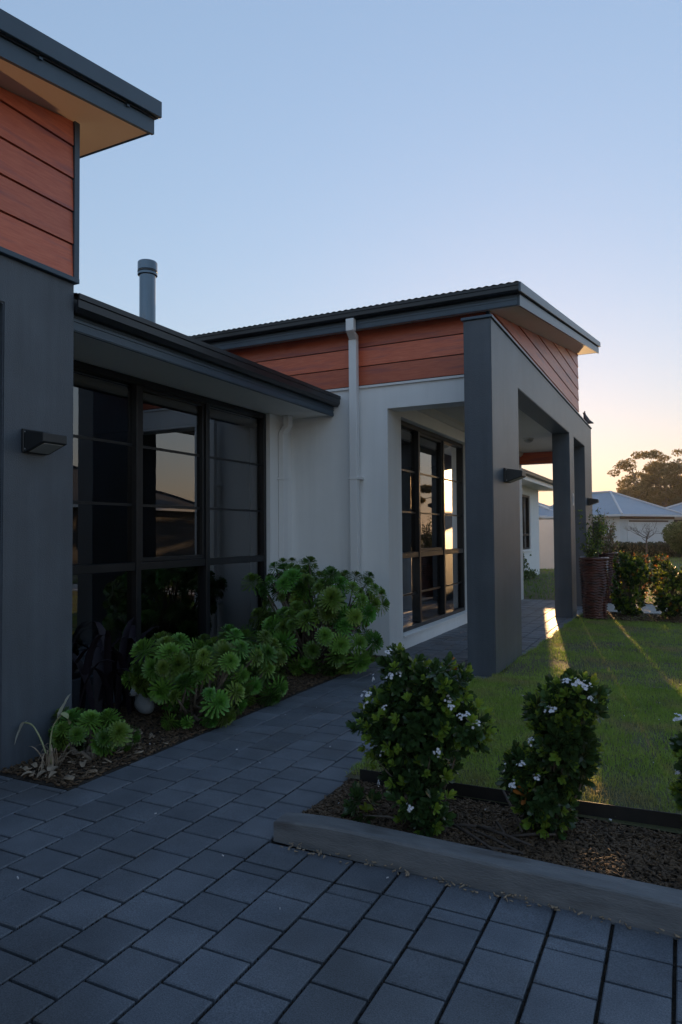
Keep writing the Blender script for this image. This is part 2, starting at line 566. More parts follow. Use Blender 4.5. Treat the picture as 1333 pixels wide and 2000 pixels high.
CLG = gc.obj('cladding', M_gut, H)  # near-black backing colours in the groove shadow between the boards
def board_x(parent, X, y0, y1, z0, zf, nmax=12):
    for k in range(nmax):
        a, b = z0 + .22 * k, z0 + .22 * k + .211
        poly = clip([(y0, a), (y1, a), (y1, b), (y0, b)], lambda y: zf(y) - .004)
        if len(poly) < 3: continue
        m = MB()
        n = len(poly)
        vs = [(X, u, v) for u, v in poly] + [(X + .024 - .010 * (v - a) / .211, u, v) for u, v in poly]
        fs = [tuple(range(n))[::-1], tuple(range(n, 2 * n))] + [(i, (i + 1) % n, n + (i + 1) % n, n + i) for i in range(n)]
        m.add(vs, fs).obj('board', M_board, parent)
def board_y(parent, Y, x0, x1, z0, zmax, nmax=12):
    for k in range(nmax):
        a, b = z0 + .22 * k, min(z0 + .22 * k + .211, zmax)
        if b - a < .02: continue
        MB().add([(x0, Y, a), (x1, Y, a), (x1, Y, b), (x0, Y, b), (x0, Y - .024, a), (x1, Y - .024, a), (x1, Y - .024 + .010 * (b - a) / .211, b), (x0, Y - .024 + .010 * (b - a) / .211, b)],
                 [(0, 1, 2, 3), (7, 6, 5, 4), (0, 4, 5, 1), (1, 5, 6, 2), (2, 6, 7, 3), (3, 7, 4, 0)]).obj('board', M_board, parent)
board_x(CLG, -3.584, -5.9, 3.245, 3.067, zL)
MB().box(-3.80, -3.548, -6.0, 3.29, 3.031, 3.064).obj('trim', M_steel, H, bevel=.003)
MB().box(-3.66, -3.552, 3.247, 3.288, 3.065, zL(3.25) - .004).obj('corner_trim', M_steel, H)
# garage roof
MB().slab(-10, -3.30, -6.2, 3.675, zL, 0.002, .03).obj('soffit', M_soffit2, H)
f = MB()
f.slab(-3.30, -3.276, -6.2, 3.70, zL, -.008, .098)
f.box(-10, -3.30, 3.676, 3.70, zL(3.7) + .001, zL(3.7) + .098)
f.obj('fascia', M_steel, H)
f = MB()
f.slab(-3.262, -3.236, -6.2, 3.735, zL, .112, .228)
f.box(-10, -3.262, 3.708, 3.735, zL(3.735) + .112, zL(3.735) + .228)
f.obj('roof_flashing', M_steel, H, bevel=.003)
f = MB()
f.slab(-10, -3.262, -6.2, 3.708, zL, .10, .215)
f.obj('roof', M_gut, H)
for y in (-.9, .3, 1.5, 2.72, 3.42):
    MB().slab(-3.277, -3.262, y, y + .025, zL, .085, .115).obj('flashing_clip', M_steel, H)
# garage door
gd = MB().box(-3.84, -3.80, -2.3, 2.742, -.02, 2.746).obj('garage_door', M_dgdoor, H)
for k in range(5):
    MB().box(-3.80, -3.775, -2.28, 2.722, .02 + .545 * k, .02 + .545 * k + .53).obj('panel', M_dgdoor, gd, bevel=.006)

# middle wing: window wall
mw_ = MB()
mw_.box(-4.483, -4.213, 6.69, 7.17, -.05, 2.75)
MB().box(-4.483, -4.213, 3.272, 6.69, -.05, .25).box(-4.483, -4.213, 3.272, 3.60, .25, 2.75).obj('dark_window_wall', M_render, H)  # lower wall and left jamb, coloured darker than the white window wall
mw_.obj('window_wall', M_white, H)
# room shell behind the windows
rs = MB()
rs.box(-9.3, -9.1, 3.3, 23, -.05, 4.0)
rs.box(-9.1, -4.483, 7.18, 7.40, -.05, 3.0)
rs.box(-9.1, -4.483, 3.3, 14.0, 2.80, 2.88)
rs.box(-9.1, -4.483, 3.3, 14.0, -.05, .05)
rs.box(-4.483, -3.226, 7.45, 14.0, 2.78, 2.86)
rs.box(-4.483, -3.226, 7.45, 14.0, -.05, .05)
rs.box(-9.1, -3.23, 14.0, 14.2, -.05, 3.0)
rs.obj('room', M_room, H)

def window(parent, axis_pos, depth, ys, z_sill, z_head, z_tr, bars, name='window', sash_mid=True):
    """window in a plane X=axis_pos (front of frame), facing +X; ys = jamb/mullion lines"""
    X = axis_pos
    w = tag(MB().box(X - .09, X, ys[0], ys[0] + .05, z_sill, z_head).box(X - .09, X, ys[-1] - .05, ys[-1], z_sill, z_head)
            .box(X - .09, X, ys[0] + .05, ys[-1] - .05, z_head - .06, z_head).box(X - .09, X, ys[0] + .05, ys[-1] - .05, z_sill, z_sill + .05)
            .obj(name, M_frame, parent, bevel=.004))
    for y in ys[1:-1]:
        MB().box(X - .085, X + .006, y - .03, y + .03, z_sill + .052, z_head - .062).obj('mullion', M_frame, w, bevel=.004)
    for i in range(len(ys) - 1):
        a = ys[i] + (.05 if i == 0 else .032)
        b = ys[i + 1] - (.05 if i == len(ys) - 2 else .032)
        MB().box(X - .08, X - .004, a, b, z_tr - .035, z_tr + .035).obj('transom', M_frame, w, bevel=.004)
        up0, up1 = z_tr + .037, z_head - .062
        if i == 1 and sash_mid:
            MB().box(X - .07, X - .012, a, a + .035, up0, up1).box(X - .07, X - .012, b - .035, b, up0, up1) \
                .box(X - .07, X - .012, a + .035, b - .035, up0, up0 + .035).box(X - .07, X - .012, a + .035, b - .035, up1 - .035, up1).obj('sash', M_frame, w, bevel=.003)
            a2, b2, u0, u1 = a + .036, b - .036, up0 + .036, up1 - .036
        else:
            a2, b2, u0, u1 = a, b, up0, up1
        for (z0, z1) in ((u0, u1), (z_sill + .052, z_tr - .037)):
            MB().add([(X - .05, a2, z0), (X - .05, b2, z0), (X - .05, b2, z1), (X - .05, a2, z1)], [(0, 1, 2, 3)]).obj('pane', M_glass, w)
            for zb in bars:
                if z0 + .05 < zb < z1 - .05:
                    MB().box(X - .056, X - .040, a2, b2, zb - .011, zb + .011).obj('glazing_bar', M_frame, w)
        bl = MB()
        bl.tube([(X - .125, a + .02, z_head - .12), (X - .125, b - .02, z_head - .12)], .05, 12)
        bl.obj('roller_blind', M_blind, w, smooth=False)
    return w
window(H, -4.262, 0, [3.60, 4.62, 5.60, 6.69], .25, 2.748, 1.093, (2.155, 1.63))
# eave over the window
MB().box(-4.6, -3.652, 3.276, 7.166, 2.752, 2.775).obj('soffit', M_soffit, H)
fm = MB().box(-3.65, -3.63, 3.276, 7.152, 2.735, 2.872)
fm.box(-3.63, -3.624, 3.276, 7.152, 2.742, 2.772).box(-3.63, -3.624, 3.276, 7.152, 2.800, 2.812).box(-3.63, -3.624, 3.276, 7.152, 2.826, 2.838)
fm.obj('fascia', M_steel, H)
prof = [(-3.628, 2.965), (-3.628, 2.845), (-3.575, 2.845), (-3.545, 2.875), (-3.545, 2.925), (-3.535, 2.93), (-3.535, 2.965), (-3.548, 2.965), (-3.548, 2.94), (-3.556, 2.93), (-3.556, 2.88), (-3.58, 2.858), (-3.618, 2.858), (-3.618, 2.965)]
MB().prism(prof, 3.276, 7.155, lambda u, v, w: (u, w, v)).obj('gutter', M_gut, H)
def corr_x(x0, x1, y0, y1, zf):    # corrugated sheet running along x, waves along y
    v, fcs = [], []
    n = int((y1 - y0) / .0127)
    for i in range(n + 1):
        y = y0 + (y1 - y0) * i / n
        dz = .005 * math.cos(2 * math.pi * (y - y0) / .0762)
        v += [(x0, y, zf(x0) + dz), (x1, y, zf(x1) + dz)]
    for i in range(n):
        fcs.append((2 * i, 2 * i + 1, 2 * i + 3, 2 * i + 2))
    return MB().add(v, fcs)
corr_x(-10, -3.575, 3.29, 7.14, lambda x: 2.972 + SL * (-3.575 - x)).obj('roof', M_roof, H, smooth=True)
MB().add([(-10, 3.28, 2.95 + SL * 6.4), (-3.60, 3.28, 2.955), (-3.60, 7.15, 2.955), (-10, 7.15, 2.95 + SL * 6.4)], [(0, 1, 2, 3)]).obj('roof_underlay', M_gut, H)

# white entry wall, side wall of the porch, white beam
ww = MB()
ww.box(-4.213, -2.956, 7.17, 7.44, -.05, 3.03)
ww.box(-3.226, -2.956, 7.44, 7.585, -.05, 3.03)
ww.box(-3.226, -2.956, 7.585, 10.46, -.05, .147)
ww.box(-3.226, -2.956, 7.585, 10.46, 2.745, 3.03)
ww.box(-3.226, -2.956, 10.46, 14.4, -.05, 3.03)
ww.obj('entry_wall', M_white, H)
MB().box(-2.956, -1.872, 7.17, 7.44, 2.773, 3.03).obj('beam', M_white, H)
MB().box(-4.25, -1.872, 7.148, 7.17, 3.031, 3.056).obj('trim', M_wpipe, H)
MB().box(-3.06, -2.935, 7.59, 10.455, .147, .165).obj('window_sill', M_white, H)
window(H, -3.045, 0, [7.585, 8.44, 9.46, 10.46], .167, 2.744, 1.093, (2.15, 1.63, .60), sash_mid=True)
# upper cladding walls of the porch
pc = MB()
pc.box(-8.5, -1.80, 7.18, 7.38, 3.031, zP(7.17))
pc.prism([(7.38, 3.031), (14.2, 3.031), (14.2, zP(14.2)), (7.38, zP(7.38))], -1.86, -1.80, lambda u, v, w: (w, u, v))
pc.box(-8.5, -1.86, 14.0, 14.18, 3.02, zP(14.0)).prism([(7.38, 3.031), (14.0, 3.031), (14.0, zP(14.0)), (7.38, zP(7.38))], -8.5, -8.3, lambda u, v, w: (w, u, v))
CLP = pc.obj('cladding', M_gut, H)  # near-black again, for the shadow lines between the porch boards
board_y(CLP, 7.181, -8.5, -1.815, 3.067, 3.699)
board_x(CLP, -1.801, 7.19, 14.19, 3.067, zP)
MB().box(-1.81, -1.772, 7.142, 7.186, 3.45, zP(7.17) - .004).obj('corner_trim', M_steel, H)
# portico blade wall
prof_b = [(6.489, -.05), (6.489, 3.42), (14.52, 3.42), (14.52, -.05), (13.44, -.05), (13.44, 2.96), (12.02, 2.96), (12.02, -.05), (11.52, -.05), (11.52, 2.96), (7.675, 2.96), (7.675, -.05)]
MB().prism(prof_b, -1.872, -1.602, lambda u, v, w: (w, u, v)).obj('portico_wall', M_render, H, bevel=.007, seg=2)
MB().box(-1.89, -1.586, 6.47, 7.145, 3.421, 3.448).box(-1.80, -1.586, 7.145, 14.54, 3.421, 3.448).obj('wall_cap', M_steel, H, bevel=.003)
# porch ceiling, cornice, far beam
MB().box(-2.956, -1.872, 7.44, 14.36, 2.985, 3.02).obj('ceiling', M_ceiling, H)
MB().prism([(-2.956, 2.985), (-2.956, 2.90), (-2.92, 2.905), (-2.885, 2.94), (-2.87, 2.985)], 7.45, 14.2, lambda u, v, w: (u, w, v)).obj('cornice', M_ceiling, H)
bmh = MB().box(-2.956, -1.872, 14.2, 14.36, 2.752, 2.984).obj('far_beam', M_gut, H)
MB().box(-2.95, -1.88, 14.182, 14.2, 2.755, 2.98).obj('board', M_board, bmh)
# portico roof
MB().slab(-8.5, -1.452, 7.02, 14.52, zP, .002, .03).obj('soffit', M_soffit, H)
f = MB()
f.slab(-1.45, -1.428, 7.0, 14.55, zP, -.014, .098)
f.obj('fascia', M_steel, H)
f = MB().box(-8.5, -1.45, 6.985, 7.005, 3.662, 3.79)
f.box(-8.5, -1.45, 6.979, 6.985, 3.668, 3.694).box(-8.5, -1.45, 6.979, 6.985, 3.722, 3.732).box(-8.5, -1.45, 6.979, 6.985, 3.75, 3.76)
f.obj('eave_fascia', M_steel, H)
MB().box(-8.5, -1.45, 14.525, 14.55, zP(14.55), zP(14.55) + .1).obj('end_fascia', M_steel, H)
f = MB()
f.slab(-1.418, -1.396, 6.895, 14.58, zP, .112, .21)
f.box(-8.5, -1.418, 14.556, 14.58, zP(14.58) + .112, zP(14.58) + .21)
f.obj('roof_flashing', M_steel, H, bevel=.003)
profY = [(6.982, 3.865), (6.982, 3.775), (6.925, 3.775), (6.905, 3.795), (6.905, 3.835), (6.897, 3.84), (6.897, 3.865), (6.91, 3.865), (6.915, 3.84), (6.915, 3.80), (6.93, 3.788), (6.972, 3.788), (6.972, 3.865)]
MB().prism(profY, -8.5, -1.42, lambda u, v, w: (w, u, v)).obj('gutter', M_gut, H)
v, fc = [], []
n = int((8.5 - 1.42) / .0127)
for i in range(n + 1):
    x = -8.5 + (8.5 - 1.42) * i / n
    dz = .005 * math.cos(2 * math.pi * x / .0762)
    v += [(x, 6.93, zP(6.93) + .225 + dz), (x, 14.55, zP(14.55) + .2 + dz)]
for i in range(n):
    fc.append((2 * i, 2 * i + 1, 2 * i + 3, 2 * i + 2))
MB().add(v, fc).obj('roof', M_roof, H, smooth=True)
MB().slab(-8.5, -1.45, 7.01, 14.52, zP, .1, .18).obj('roof_underlay', M_gut, H)
# downpipes
dp = MB()
dp.box(-3.342, -3.247, 6.903, 6.975, 3.64, 3.775)
dp.prism([(6.903, 3.64), (6.975, 3.64), (7.10, 3.63), (7.10, 3.57), (7.03, 3.57)], -3.37, -3.275, lambda u, v, w: (w + .028 * min(1, max(0, (7.07 - u) / .13)), u, v))
dp.box(-3.37, -3.275, 7.03, 7.10, .0, 3.57)
D1 = dp.obj('downpipe', M_wpipe, H, bevel=.004)
for z in (1.98, .5):
    MB().box(-3.395, -3.25, 7.024, 7.17, z, z + .025).obj('bracket', M_wpipe, D1)
dp = MB()
dp.box(-4.16, -4.09, 6.90, 6.995, 2.63, 2.751)
dp.prism([(-4.16, 2.63), (-4.09, 2.63), (-4.14, 2.54), (-4.21, 2.54)], 6.86, 6.965, lambda u, v, w: (u, w + .03 * (v - 2.54) / .09, v))
dp.box(-4.205, -4.14, 6.86, 6.965, .0, 2.54)
D2 = dp.obj('downpipe', M_wpipe, H, bevel=.004)
for z in (2.0, .5):
    MB().box(-4.213, -4.13, 6.845, 6.98, z, z + .025).obj('bracket', M_wpipe, D2)
# flue
fl = MB().tube([(-5.5, 6.1, 3.1), (-5.5, 6.1, 4.42)], .092, 24).obj('flue', M_flue, H, smooth=False)
MB().lathe([(.0, 4.53), (.105, 4.53), (.112, 4.52), (.112, 4.43), (.108, 4.425), (.108, 4.405), (.112, 4.40), (.112, 4.375), (.096, 4.37)], 28, (-5.5, 6.1, 0)).obj('flue_cap', M_flue, fl)
MB().tube([(-5.5, 6.1, 4.408), (-5.5, 6.1, 4.422)], .1135, 28).obj('flue_band', M_gut, fl)
# far wing
fw = MB()
fw.box(-4.483, -4.213, 14.4, 20.1, -.05, 2.752).box(-4.483, -4.213, 20.1, 21.7, -.05, .85).box(-4.483, -4.213, 20.1, 21.7, 2.5, 2.752)
fw.box(-4.483, -4.213, 21.7, 23.1, -.05, 2.752).box(-9, -4.483, 22.9, 23.1, -.05, 2.752)
fw.obj('far_wing_wall', M_white, H)
window(H, -4.25, 0, [20.1, 20.9, 21.7], .86, 2.498, 1.3, (), sash_mid=False)
MB().box(-4.28, -4.17, 20.05, 21.75, .80, .858).obj('window_sill', M_white, H)
MB().box(-4.6, -3.65, 14.56, 23.6, 2.752, 2.775).obj('soffit', M_soffit, H)
MB().box(-3.65, -3.63, 14.56, 23.6, 2.735, 2.875).box(-9, -3.65, 23.58, 23.6, 2.735, 2.875).obj('fascia', M_wpipe, H)
MB().prism(prof, 14.56, 23.7, lambda u, v, w: (u, w, v)).obj('gutter', M_gut, H)
corr_x(-9, -3.575, 14.6, 23.7, lambda x: 2.972 + .22 * (-3.575 - x)).obj('roof', M_roof, H, smooth=True)

# ------------------------------------------------------------------ wall lamps, ceiling lamp, plate, bird
def lamp(y, x, label):
    t = thing('wall_lamp', (x, y, 1.86), label, 'wall lamp', 'wedge wall lamps on the charcoal walls')
    MB().box(x, x + .02, y - .005, y + .185, 1.872, 2.014).obj('back_plate', M_lamp, t, bevel=.003)
    MB().prism([(.02, 2.008), (.185, 1.98), (.185, 1.925), (.02, 1.868)], y, y + .18, lambda u, v, w: (x + u, w, v)).obj('housing', M_lamp, t, bevel=.004)
    MB().prism([(.045, 1.8745), (.17, 1.9178), (.17, 1.9155), (.045, 1.872)], y + .02, y + .16, lambda u, v, w: (x + u, w, v)).obj('lens', M_lens, t)
    for z in (1.89, 1.995):
        MB().tube([(x + .03, y - .003, z), (x + .03, y + .001, z)], .004, 8).obj('screw', M_metalplate, t)
lamp(2.873, -3.577, 'black wedge wall lamp on the garage pier beside the dark window')
lamp(6.925, -1.602, 'black wedge wall lamp on the near portico pillar')
lamp(13.735, -1.602, 'small black wedge wall lamp on the farthest portico pillar')
t = thing('ceiling_lamp', (-2.35, 12.05, 2.985), 'small round lamp on the porch ceiling', 'ceiling lamp')
MB().tube([(-2.35, 12.05, 2.985), (-2.35, 12.05, 2.96)], .09, 20).obj('base', M_ceiling, t)
MB().lathe([(.085, 2.96), (.07, 2.93), (.035, 2.912), (.0, 2.908)], 20, (-2.35, 12.05, 0)).obj('diffuser', M_lens, t, smooth=True)
pl = thing('pillar_plate', (-1.602, 11.8, 1.63), 'slim pale metal plate on the middle portico pillar above the pot', 'plate')  # plain plate made up to stand for unidentified pale marks
MB().box(-1.601, -1.594, 11.74, 11.86, 1.80, 2.0).obj('plate', M_metalplate, pl, bevel=.002)
MB().box(-1.594, -1.588, 11.785, 11.815, 1.84, 1.96).obj('raised_strip', M_stone, pl)
# pigeon standing on the parapet cap
bird_axis = [(.0, .0, .275), (-.012, .0, .27), (-.02, 0, .245), (-.012, 0, .21), (.0, 0, .17), (.012, 0, .125), (.035, 0, .085), (.075, 0, .06), (.115, 0, .045), (.15, 0, .032)]
bird_r = [.006, .02, .026, .025, .038, .05, .052, .04, .022, .010]
BX, BY = -1.66, 14.15
t = thing('pigeon', (BX, BY, 3.448), 'grey pigeon perched on the far end of the parapet', 'pigeon')
MB().tube([(BX + a, BY + b, 3.448 + c) for a, b, c in bird_axis], bird_r, 12).obj('body', M_bird, t, smooth=True)
MB().tube([(BX - .03, BY - .01, 3.448 + .252), (BX - .052, BY - .015, 3.448 + .245)], [.006, .001], 6).obj('beak', M_dark, t)
for s in (-1, 1):
    MB().tube([(BX + .02, BY + .018 * s, 3.449), (BX + .022, BY + .018 * s, 3.448 + .06)], .005, 5).obj('leg', M_bud, t)

# ------------------------------------------------------------------ kerb sleeper and steel edging
kb = MB()
def kerb_pt(u, v, x):
    yb = 2.664 - .033 * (x + 1.665)
    jit = .004 * mnoise.noise((x * 2.1, u * 9, v * 9))
    hh = .108 if x > -1.3 else .108 - .03 * ((-1.3 - x) / .37) ** 2
    return (x, yb + u * .115 + jit, v * hh + jit)
xs = [-1.668 + i * .12 for i in range(0, 42)]
ring = [(.0, -.1), (.0, .91), (.05, .985), (.1, 1.0), (.93, 1.0), (1, .93), (1, -.1)]
vs, fs = [], []
for x in xs:
    vs += [kerb_pt(u, v_, x) for u, v_ in ring]
n = len(ring)
for i in range(len(xs) - 1):
    for k in range(n):
        fs.append((i * n + k, i * n + (k + 1) % n, (i + 1) * n + (k + 1) % n, (i + 1) * n + k))
fs += [tuple(range(n)), tuple(range((len(xs) - 1) * n, len(xs) * n))]
tag(kb.add(vs, fs).obj('timber_sleeper', M_timber), 'weathered grey timber sleeper edging the mulch bed beside the paving', 'sleeper')
eg = MB()
vs, fs = [], []
for i in range(60):
    x = -1.60 + i * .13
    y = 3.43 + .05 * (x + 1.6) + .008 * math.sin(x * 3)
    vs += [(x, y, -.03), (x, y, .083), (x, y + .006, .083), (x, y + .006, -.03)]
for i in range(59):
    for k in range(4):
        fs.append((i * 4 + k, i * 4 + (k + 1) % 4, i * 4 + 4 + (k + 1) % 4, i * 4 + 4 + k))
fs += [(0, 1, 2, 3), (236, 237, 238, 239)]
tag(eg.add(vs, fs).obj('steel_edging', M_edge), 'black steel edging strip between the lawn and the mulch', 'edging')

# ------------------------------------------------------------------ stuff: mulch, litter, grass
nr = np.random.default_rng(5)
def chips(name, x0, x1, y0, y1, n, zf, m, lmin=.012, lmax=.05, parent=None):
    c = np.stack([nr.uniform(x0, x1, n), nr.uniform(y0, y1, n)], 1)
    L = nr.uniform(lmin, lmax, n); Wd = L * nr.uniform(.2, .5, n); T = nr.uniform(.002, .006, n)
    a = nr.uniform(0, 2 * np.pi, n); tl = nr.normal(0, .28, n); rl = nr.normal(0, .3, n)
    z = np.array([zf(*p) for p in c]) + nr.uniform(.0, .014, n)
    base = np.array([(-.5, -.5, 0), (.5, -.35, 0), (.5, .4, 0), (-.5, .5, 0), (-.5, -.5, 1), (.5, -.35, 1), (.5, .4, 1), (-.5, .5, 1)])
    P = np.repeat(base[None], n, 0).copy()
    P[:, :, 0] *= L[:, None]; P[:, :, 1] *= Wd[:, None]; P[:, :, 2] *= T[:, None]
    P[:, :, 2] += P[:, :, 0] * np.sin(tl)[:, None] + P[:, :, 1] * np.sin(rl)[:, None]
    ca, sa = np.cos(a)[:, None], np.sin(a)[:, None]
    X = P[:, :, 0] * ca - P[:, :, 1] * sa + c[:, 0:1]
    Y = P[:, :, 0] * sa + P[:, :, 1] * ca + c[:, 1:2]
    V = np.stack([X, Y, P[:, :, 2] + z[:, None]], 2).reshape(-1, 3)
    q = np.array([(0, 3, 2, 1), (4, 5, 6, 7), (0, 1, 5, 4), (1, 2, 6, 5), (2, 3, 7, 6), (3, 0, 4, 7)])
    Q = (q[None] + (np.arange(n) * 8)[:, None, None]).reshape(-1, 4)
    return link(name, npmesh(name, V, Q, np.zeros((0, 3), int), m), parent)
tag(chips('mulch', -1.655, 1.2, 2.79, 3.42, 20000, lambda x, y: .014, M_mulch, .006, .03), 'dark bark mulch under the flowering shrubs', 'mulch', kind='stuff')
tag(chips('mulch', -4.15, -3.0, 2.72, 7.1, 22000, lambda x, y: -.002, M_mulch, .006, .032), 'dark mulch and litter in the bed below the window', 'mulch', kind='stuff')
tag(chips('leaf_litter', -3.5, -3.03, 2.74, 3.7, 90, lambda x, y: .012, M_straw, .02, .06), 'pale dry leaf litter at the corner of the left bed', 'leaf litter', kind='stuff')

def grit(name, n, lines_x, m):
    xs_ = nr.choice(np.array(lines_x), n) + nr.normal(0, .0022, n)
    ys_ = nr.uniform(.9, 3.6, n)
    keep = ~((xs_ > -1.66) & (ys_ > 2.6))
    mb = MB()
    for x, y in zip(xs_[keep], ys_[keep]):
        if x < -3.0 and y > 2.7: continue
        r0 = rnd.uniform(.0015, .004)
        mb.add([(x - r0, y - r0, -.012), (x + r0, y - r0 * .6, -.012), (x + r0 * .5, y + r0, -.012), (x, y, -.004 + rnd.uniform(0, .004))], [(0, 1, 3), (1, 2, 3), (2, 0, 3)])
    return tag(mb.obj(name, m, PV), kind='stuff')
grit('joint_grit', 6000, [x for x in XL if -4 < x < .3], M_soil)
tag(chips('fallen_petals', -3.4, .1, 1.0, 6.2, 46, lambda x, y: .001 if (x < -1.68 or y < 2.6) else .03, M_petal, .005, .012), 'tiny fallen petals scattered on the paving', 'petals', kind='stuff')
tag(chips('kerb_litter', -1.6, .2, 2.585, 2.655, 160, lambda x, y: .0, M_straw, .006, .022), 'dry leaf crumbs along the foot of the sleeper', 'leaf litter', kind='stuff')
def grass(name, pts, hmin, hmax, w, m, zf, lean=.6):
    n = len(pts)
    a = nr.uniform(0, 2 * np.pi, n); h = nr.uniform(hmin, hmax, n); ln = np.abs(nr.normal(0, lean, n))
    z = np.array([zf(p[0], p[1]) for p in pts])
    d = np.stack([np.cos(a), np.sin(a)], 1); s = np.stack([-np.sin(a), np.cos(a)], 1)
    wv = w * nr.uniform(.6, 1.3, n)
    P = np.zeros((n, 5, 3))
    for k, (f, wf) in enumerate(((0, 1), (.5, .8), (1, 0))):
        cxy = pts + d * (ln * h * f * f)[:, None]
        zz = z + h * f / np.sqrt(1 + (ln * f) ** 2) - .004
        if k < 2:
            P[:, 2 * k, :2] = cxy - s * (wv * wf / 2)[:, None]; P[:, 2 * k, 2] = zz
            P[:, 2 * k + 1, :2] = cxy + s * (wv * wf / 2)[:, None]; P[:, 2 * k + 1, 2] = zz
        else:
            P[:, 4, :2] = cxy; P[:, 4, 2] = zz
    o = (np.arange(n) * 5)[:, None]
    return link(name, npmesh(name, P.reshape(-1, 3), np.array([[0, 1, 3, 2]]) + o, np.array([[2, 3, 4]]) + o, m))
def scatter(x0, x1, y0, y1, n, keep):
    p = np.stack([nr.uniform(x0, x1, n), nr.uniform(y0, y1, n)], 1)
    k = np.array([keep(*q) for q in p])
    return p[k]
def lawn_keep(x, y):
    if x < lawn_edge(y) - .02 + .03 * mnoise.noise((x * 20, y * 20, 0)): return False
    d = mnoise.noise((x * 2.2, y * 2.2, 8.4)) + .5 * mnoise.noise((x * 6, y * 6, 2.4))
    return rnd.random() < min(1, max(.12, .85 + 1.1 * d))
P1 = scatter(-1.8, .35, 3.5, 6.5, 95000, lawn_keep)
P2 = scatter(-1.65, .5, 6.5, 12.15, 70000, lawn_keep)
P3 = scatter(.35, 5.0, 3.5, 12.1, 40000, lawn_keep)
tag(grass('lawn_grass', np.concatenate([P1, P2, P3]), .012, .042, .0045, M_grass, lawn_z), 'short green lawn grass between the bed and the portico', 'grass', kind='stuff')
P4 = scatter(-9, 8, 14.45, 40, 45000, lambda x, y: x > -4.2 or y > 23.2)
tag(grass('back_grass', P4, .03, .09, .018, M_grass2, lambda x, y: .0), 'sunlit grass beyond the portico', 'grass', kind='stuff')

# ------------------------------------------------------------------ plants
def leaf(Lh, Wd, fold=.25, curl=.2, prof=((0, .12), (.35, .75), (.7, 1), (.92, .55), (1, 0))):
    vs, fs = [], []
    for s, w in prof:
        z = curl * Lh * s * s
        vs += [(s * Lh, -w * Wd / 2, z + fold * w * Wd / 2), (s * Lh, 0, z), (s * Lh, w * Wd / 2, z + fold * w * Wd / 2)]
    for i in range(len(prof) - 1):
        a = i * 3
        fs += [(a, a + 1, a + 4, a + 3), (a + 1, a + 2, a + 5, a + 4)]
    return vs, fs
def whorl_mesh(name, n, Lh, Wd, el0, el1, m, seed, fold=.25, curl=.2, stemh=.03):
    r = random.Random(seed)
    mb = MB()
    for i in range(n):
        t = i / max(1, n - 1)
        el = R(el0 + (el1 - el0) * t + r.uniform(-9, 9))
        az = i * 2.39996 + r.uniform(-.2, .2)
        k = r.uniform(.75, 1.1)
        vs, fs = leaf(Lh * k, Wd * k, fold, curl)
        mt = Matrix.Translation((0, 0, stemh * t)) @ Matrix.Rotation(az, 4, 'Z') @ Matrix.Rotation(-el, 4, 'Y') @ Matrix.Rotation(r.uniform(-.3, .3), 4, 'X')
        mb.add([mt @ Vector(v_) for v_ in vs], fs)
    return mb.mesh(name, m, True)
SPAT = ((0, .10), (.4, .32), (.72, .85), (.9, 1), (1, .35))
def rosette_mesh(seed, n=64, rad=.105):
    r = random.Random(seed)
    mb = MB()
    for i in range(n):
        t = (i / (n - 1)) ** .85             # 0 outer .. 1 centre
        el = R(-38 + 118 * t + r.uniform(-7, 7))
        Lh = rad * (1.05 - .60 * t) * r.uniform(.9, 1.08)
        vs, fs = leaf(Lh, .0165 * (1 - .35 * t), .3, .12 if t < .6 else -.05, SPAT)
        mt = Matrix.Translation((0, 0, .035 * t)) @ Matrix.Rotation(i * 2.39996, 4, 'Z') @ Matrix.Rotation(-el, 4, 'Y')
        mb.add([mt @ Vector(v_) for v_ in vs], fs)
    return mb.mesh('rosette', M_aeon, True)
ROS = [rosette_mesh(s, n, r_) for s, n, r_ in ((1, 120, .118), (2, 104, .108), (3, 90, .098))]
def orient(p, d, roll, sc):
    q = Vector(d).normalized().to_track_quat('Z', 'Y').to_matrix().to_4x4()
    return Matrix.Translation(p) @ q @ Matrix.Rotation(roll, 4, 'Z') @ Matrix.Scale(sc, 4)
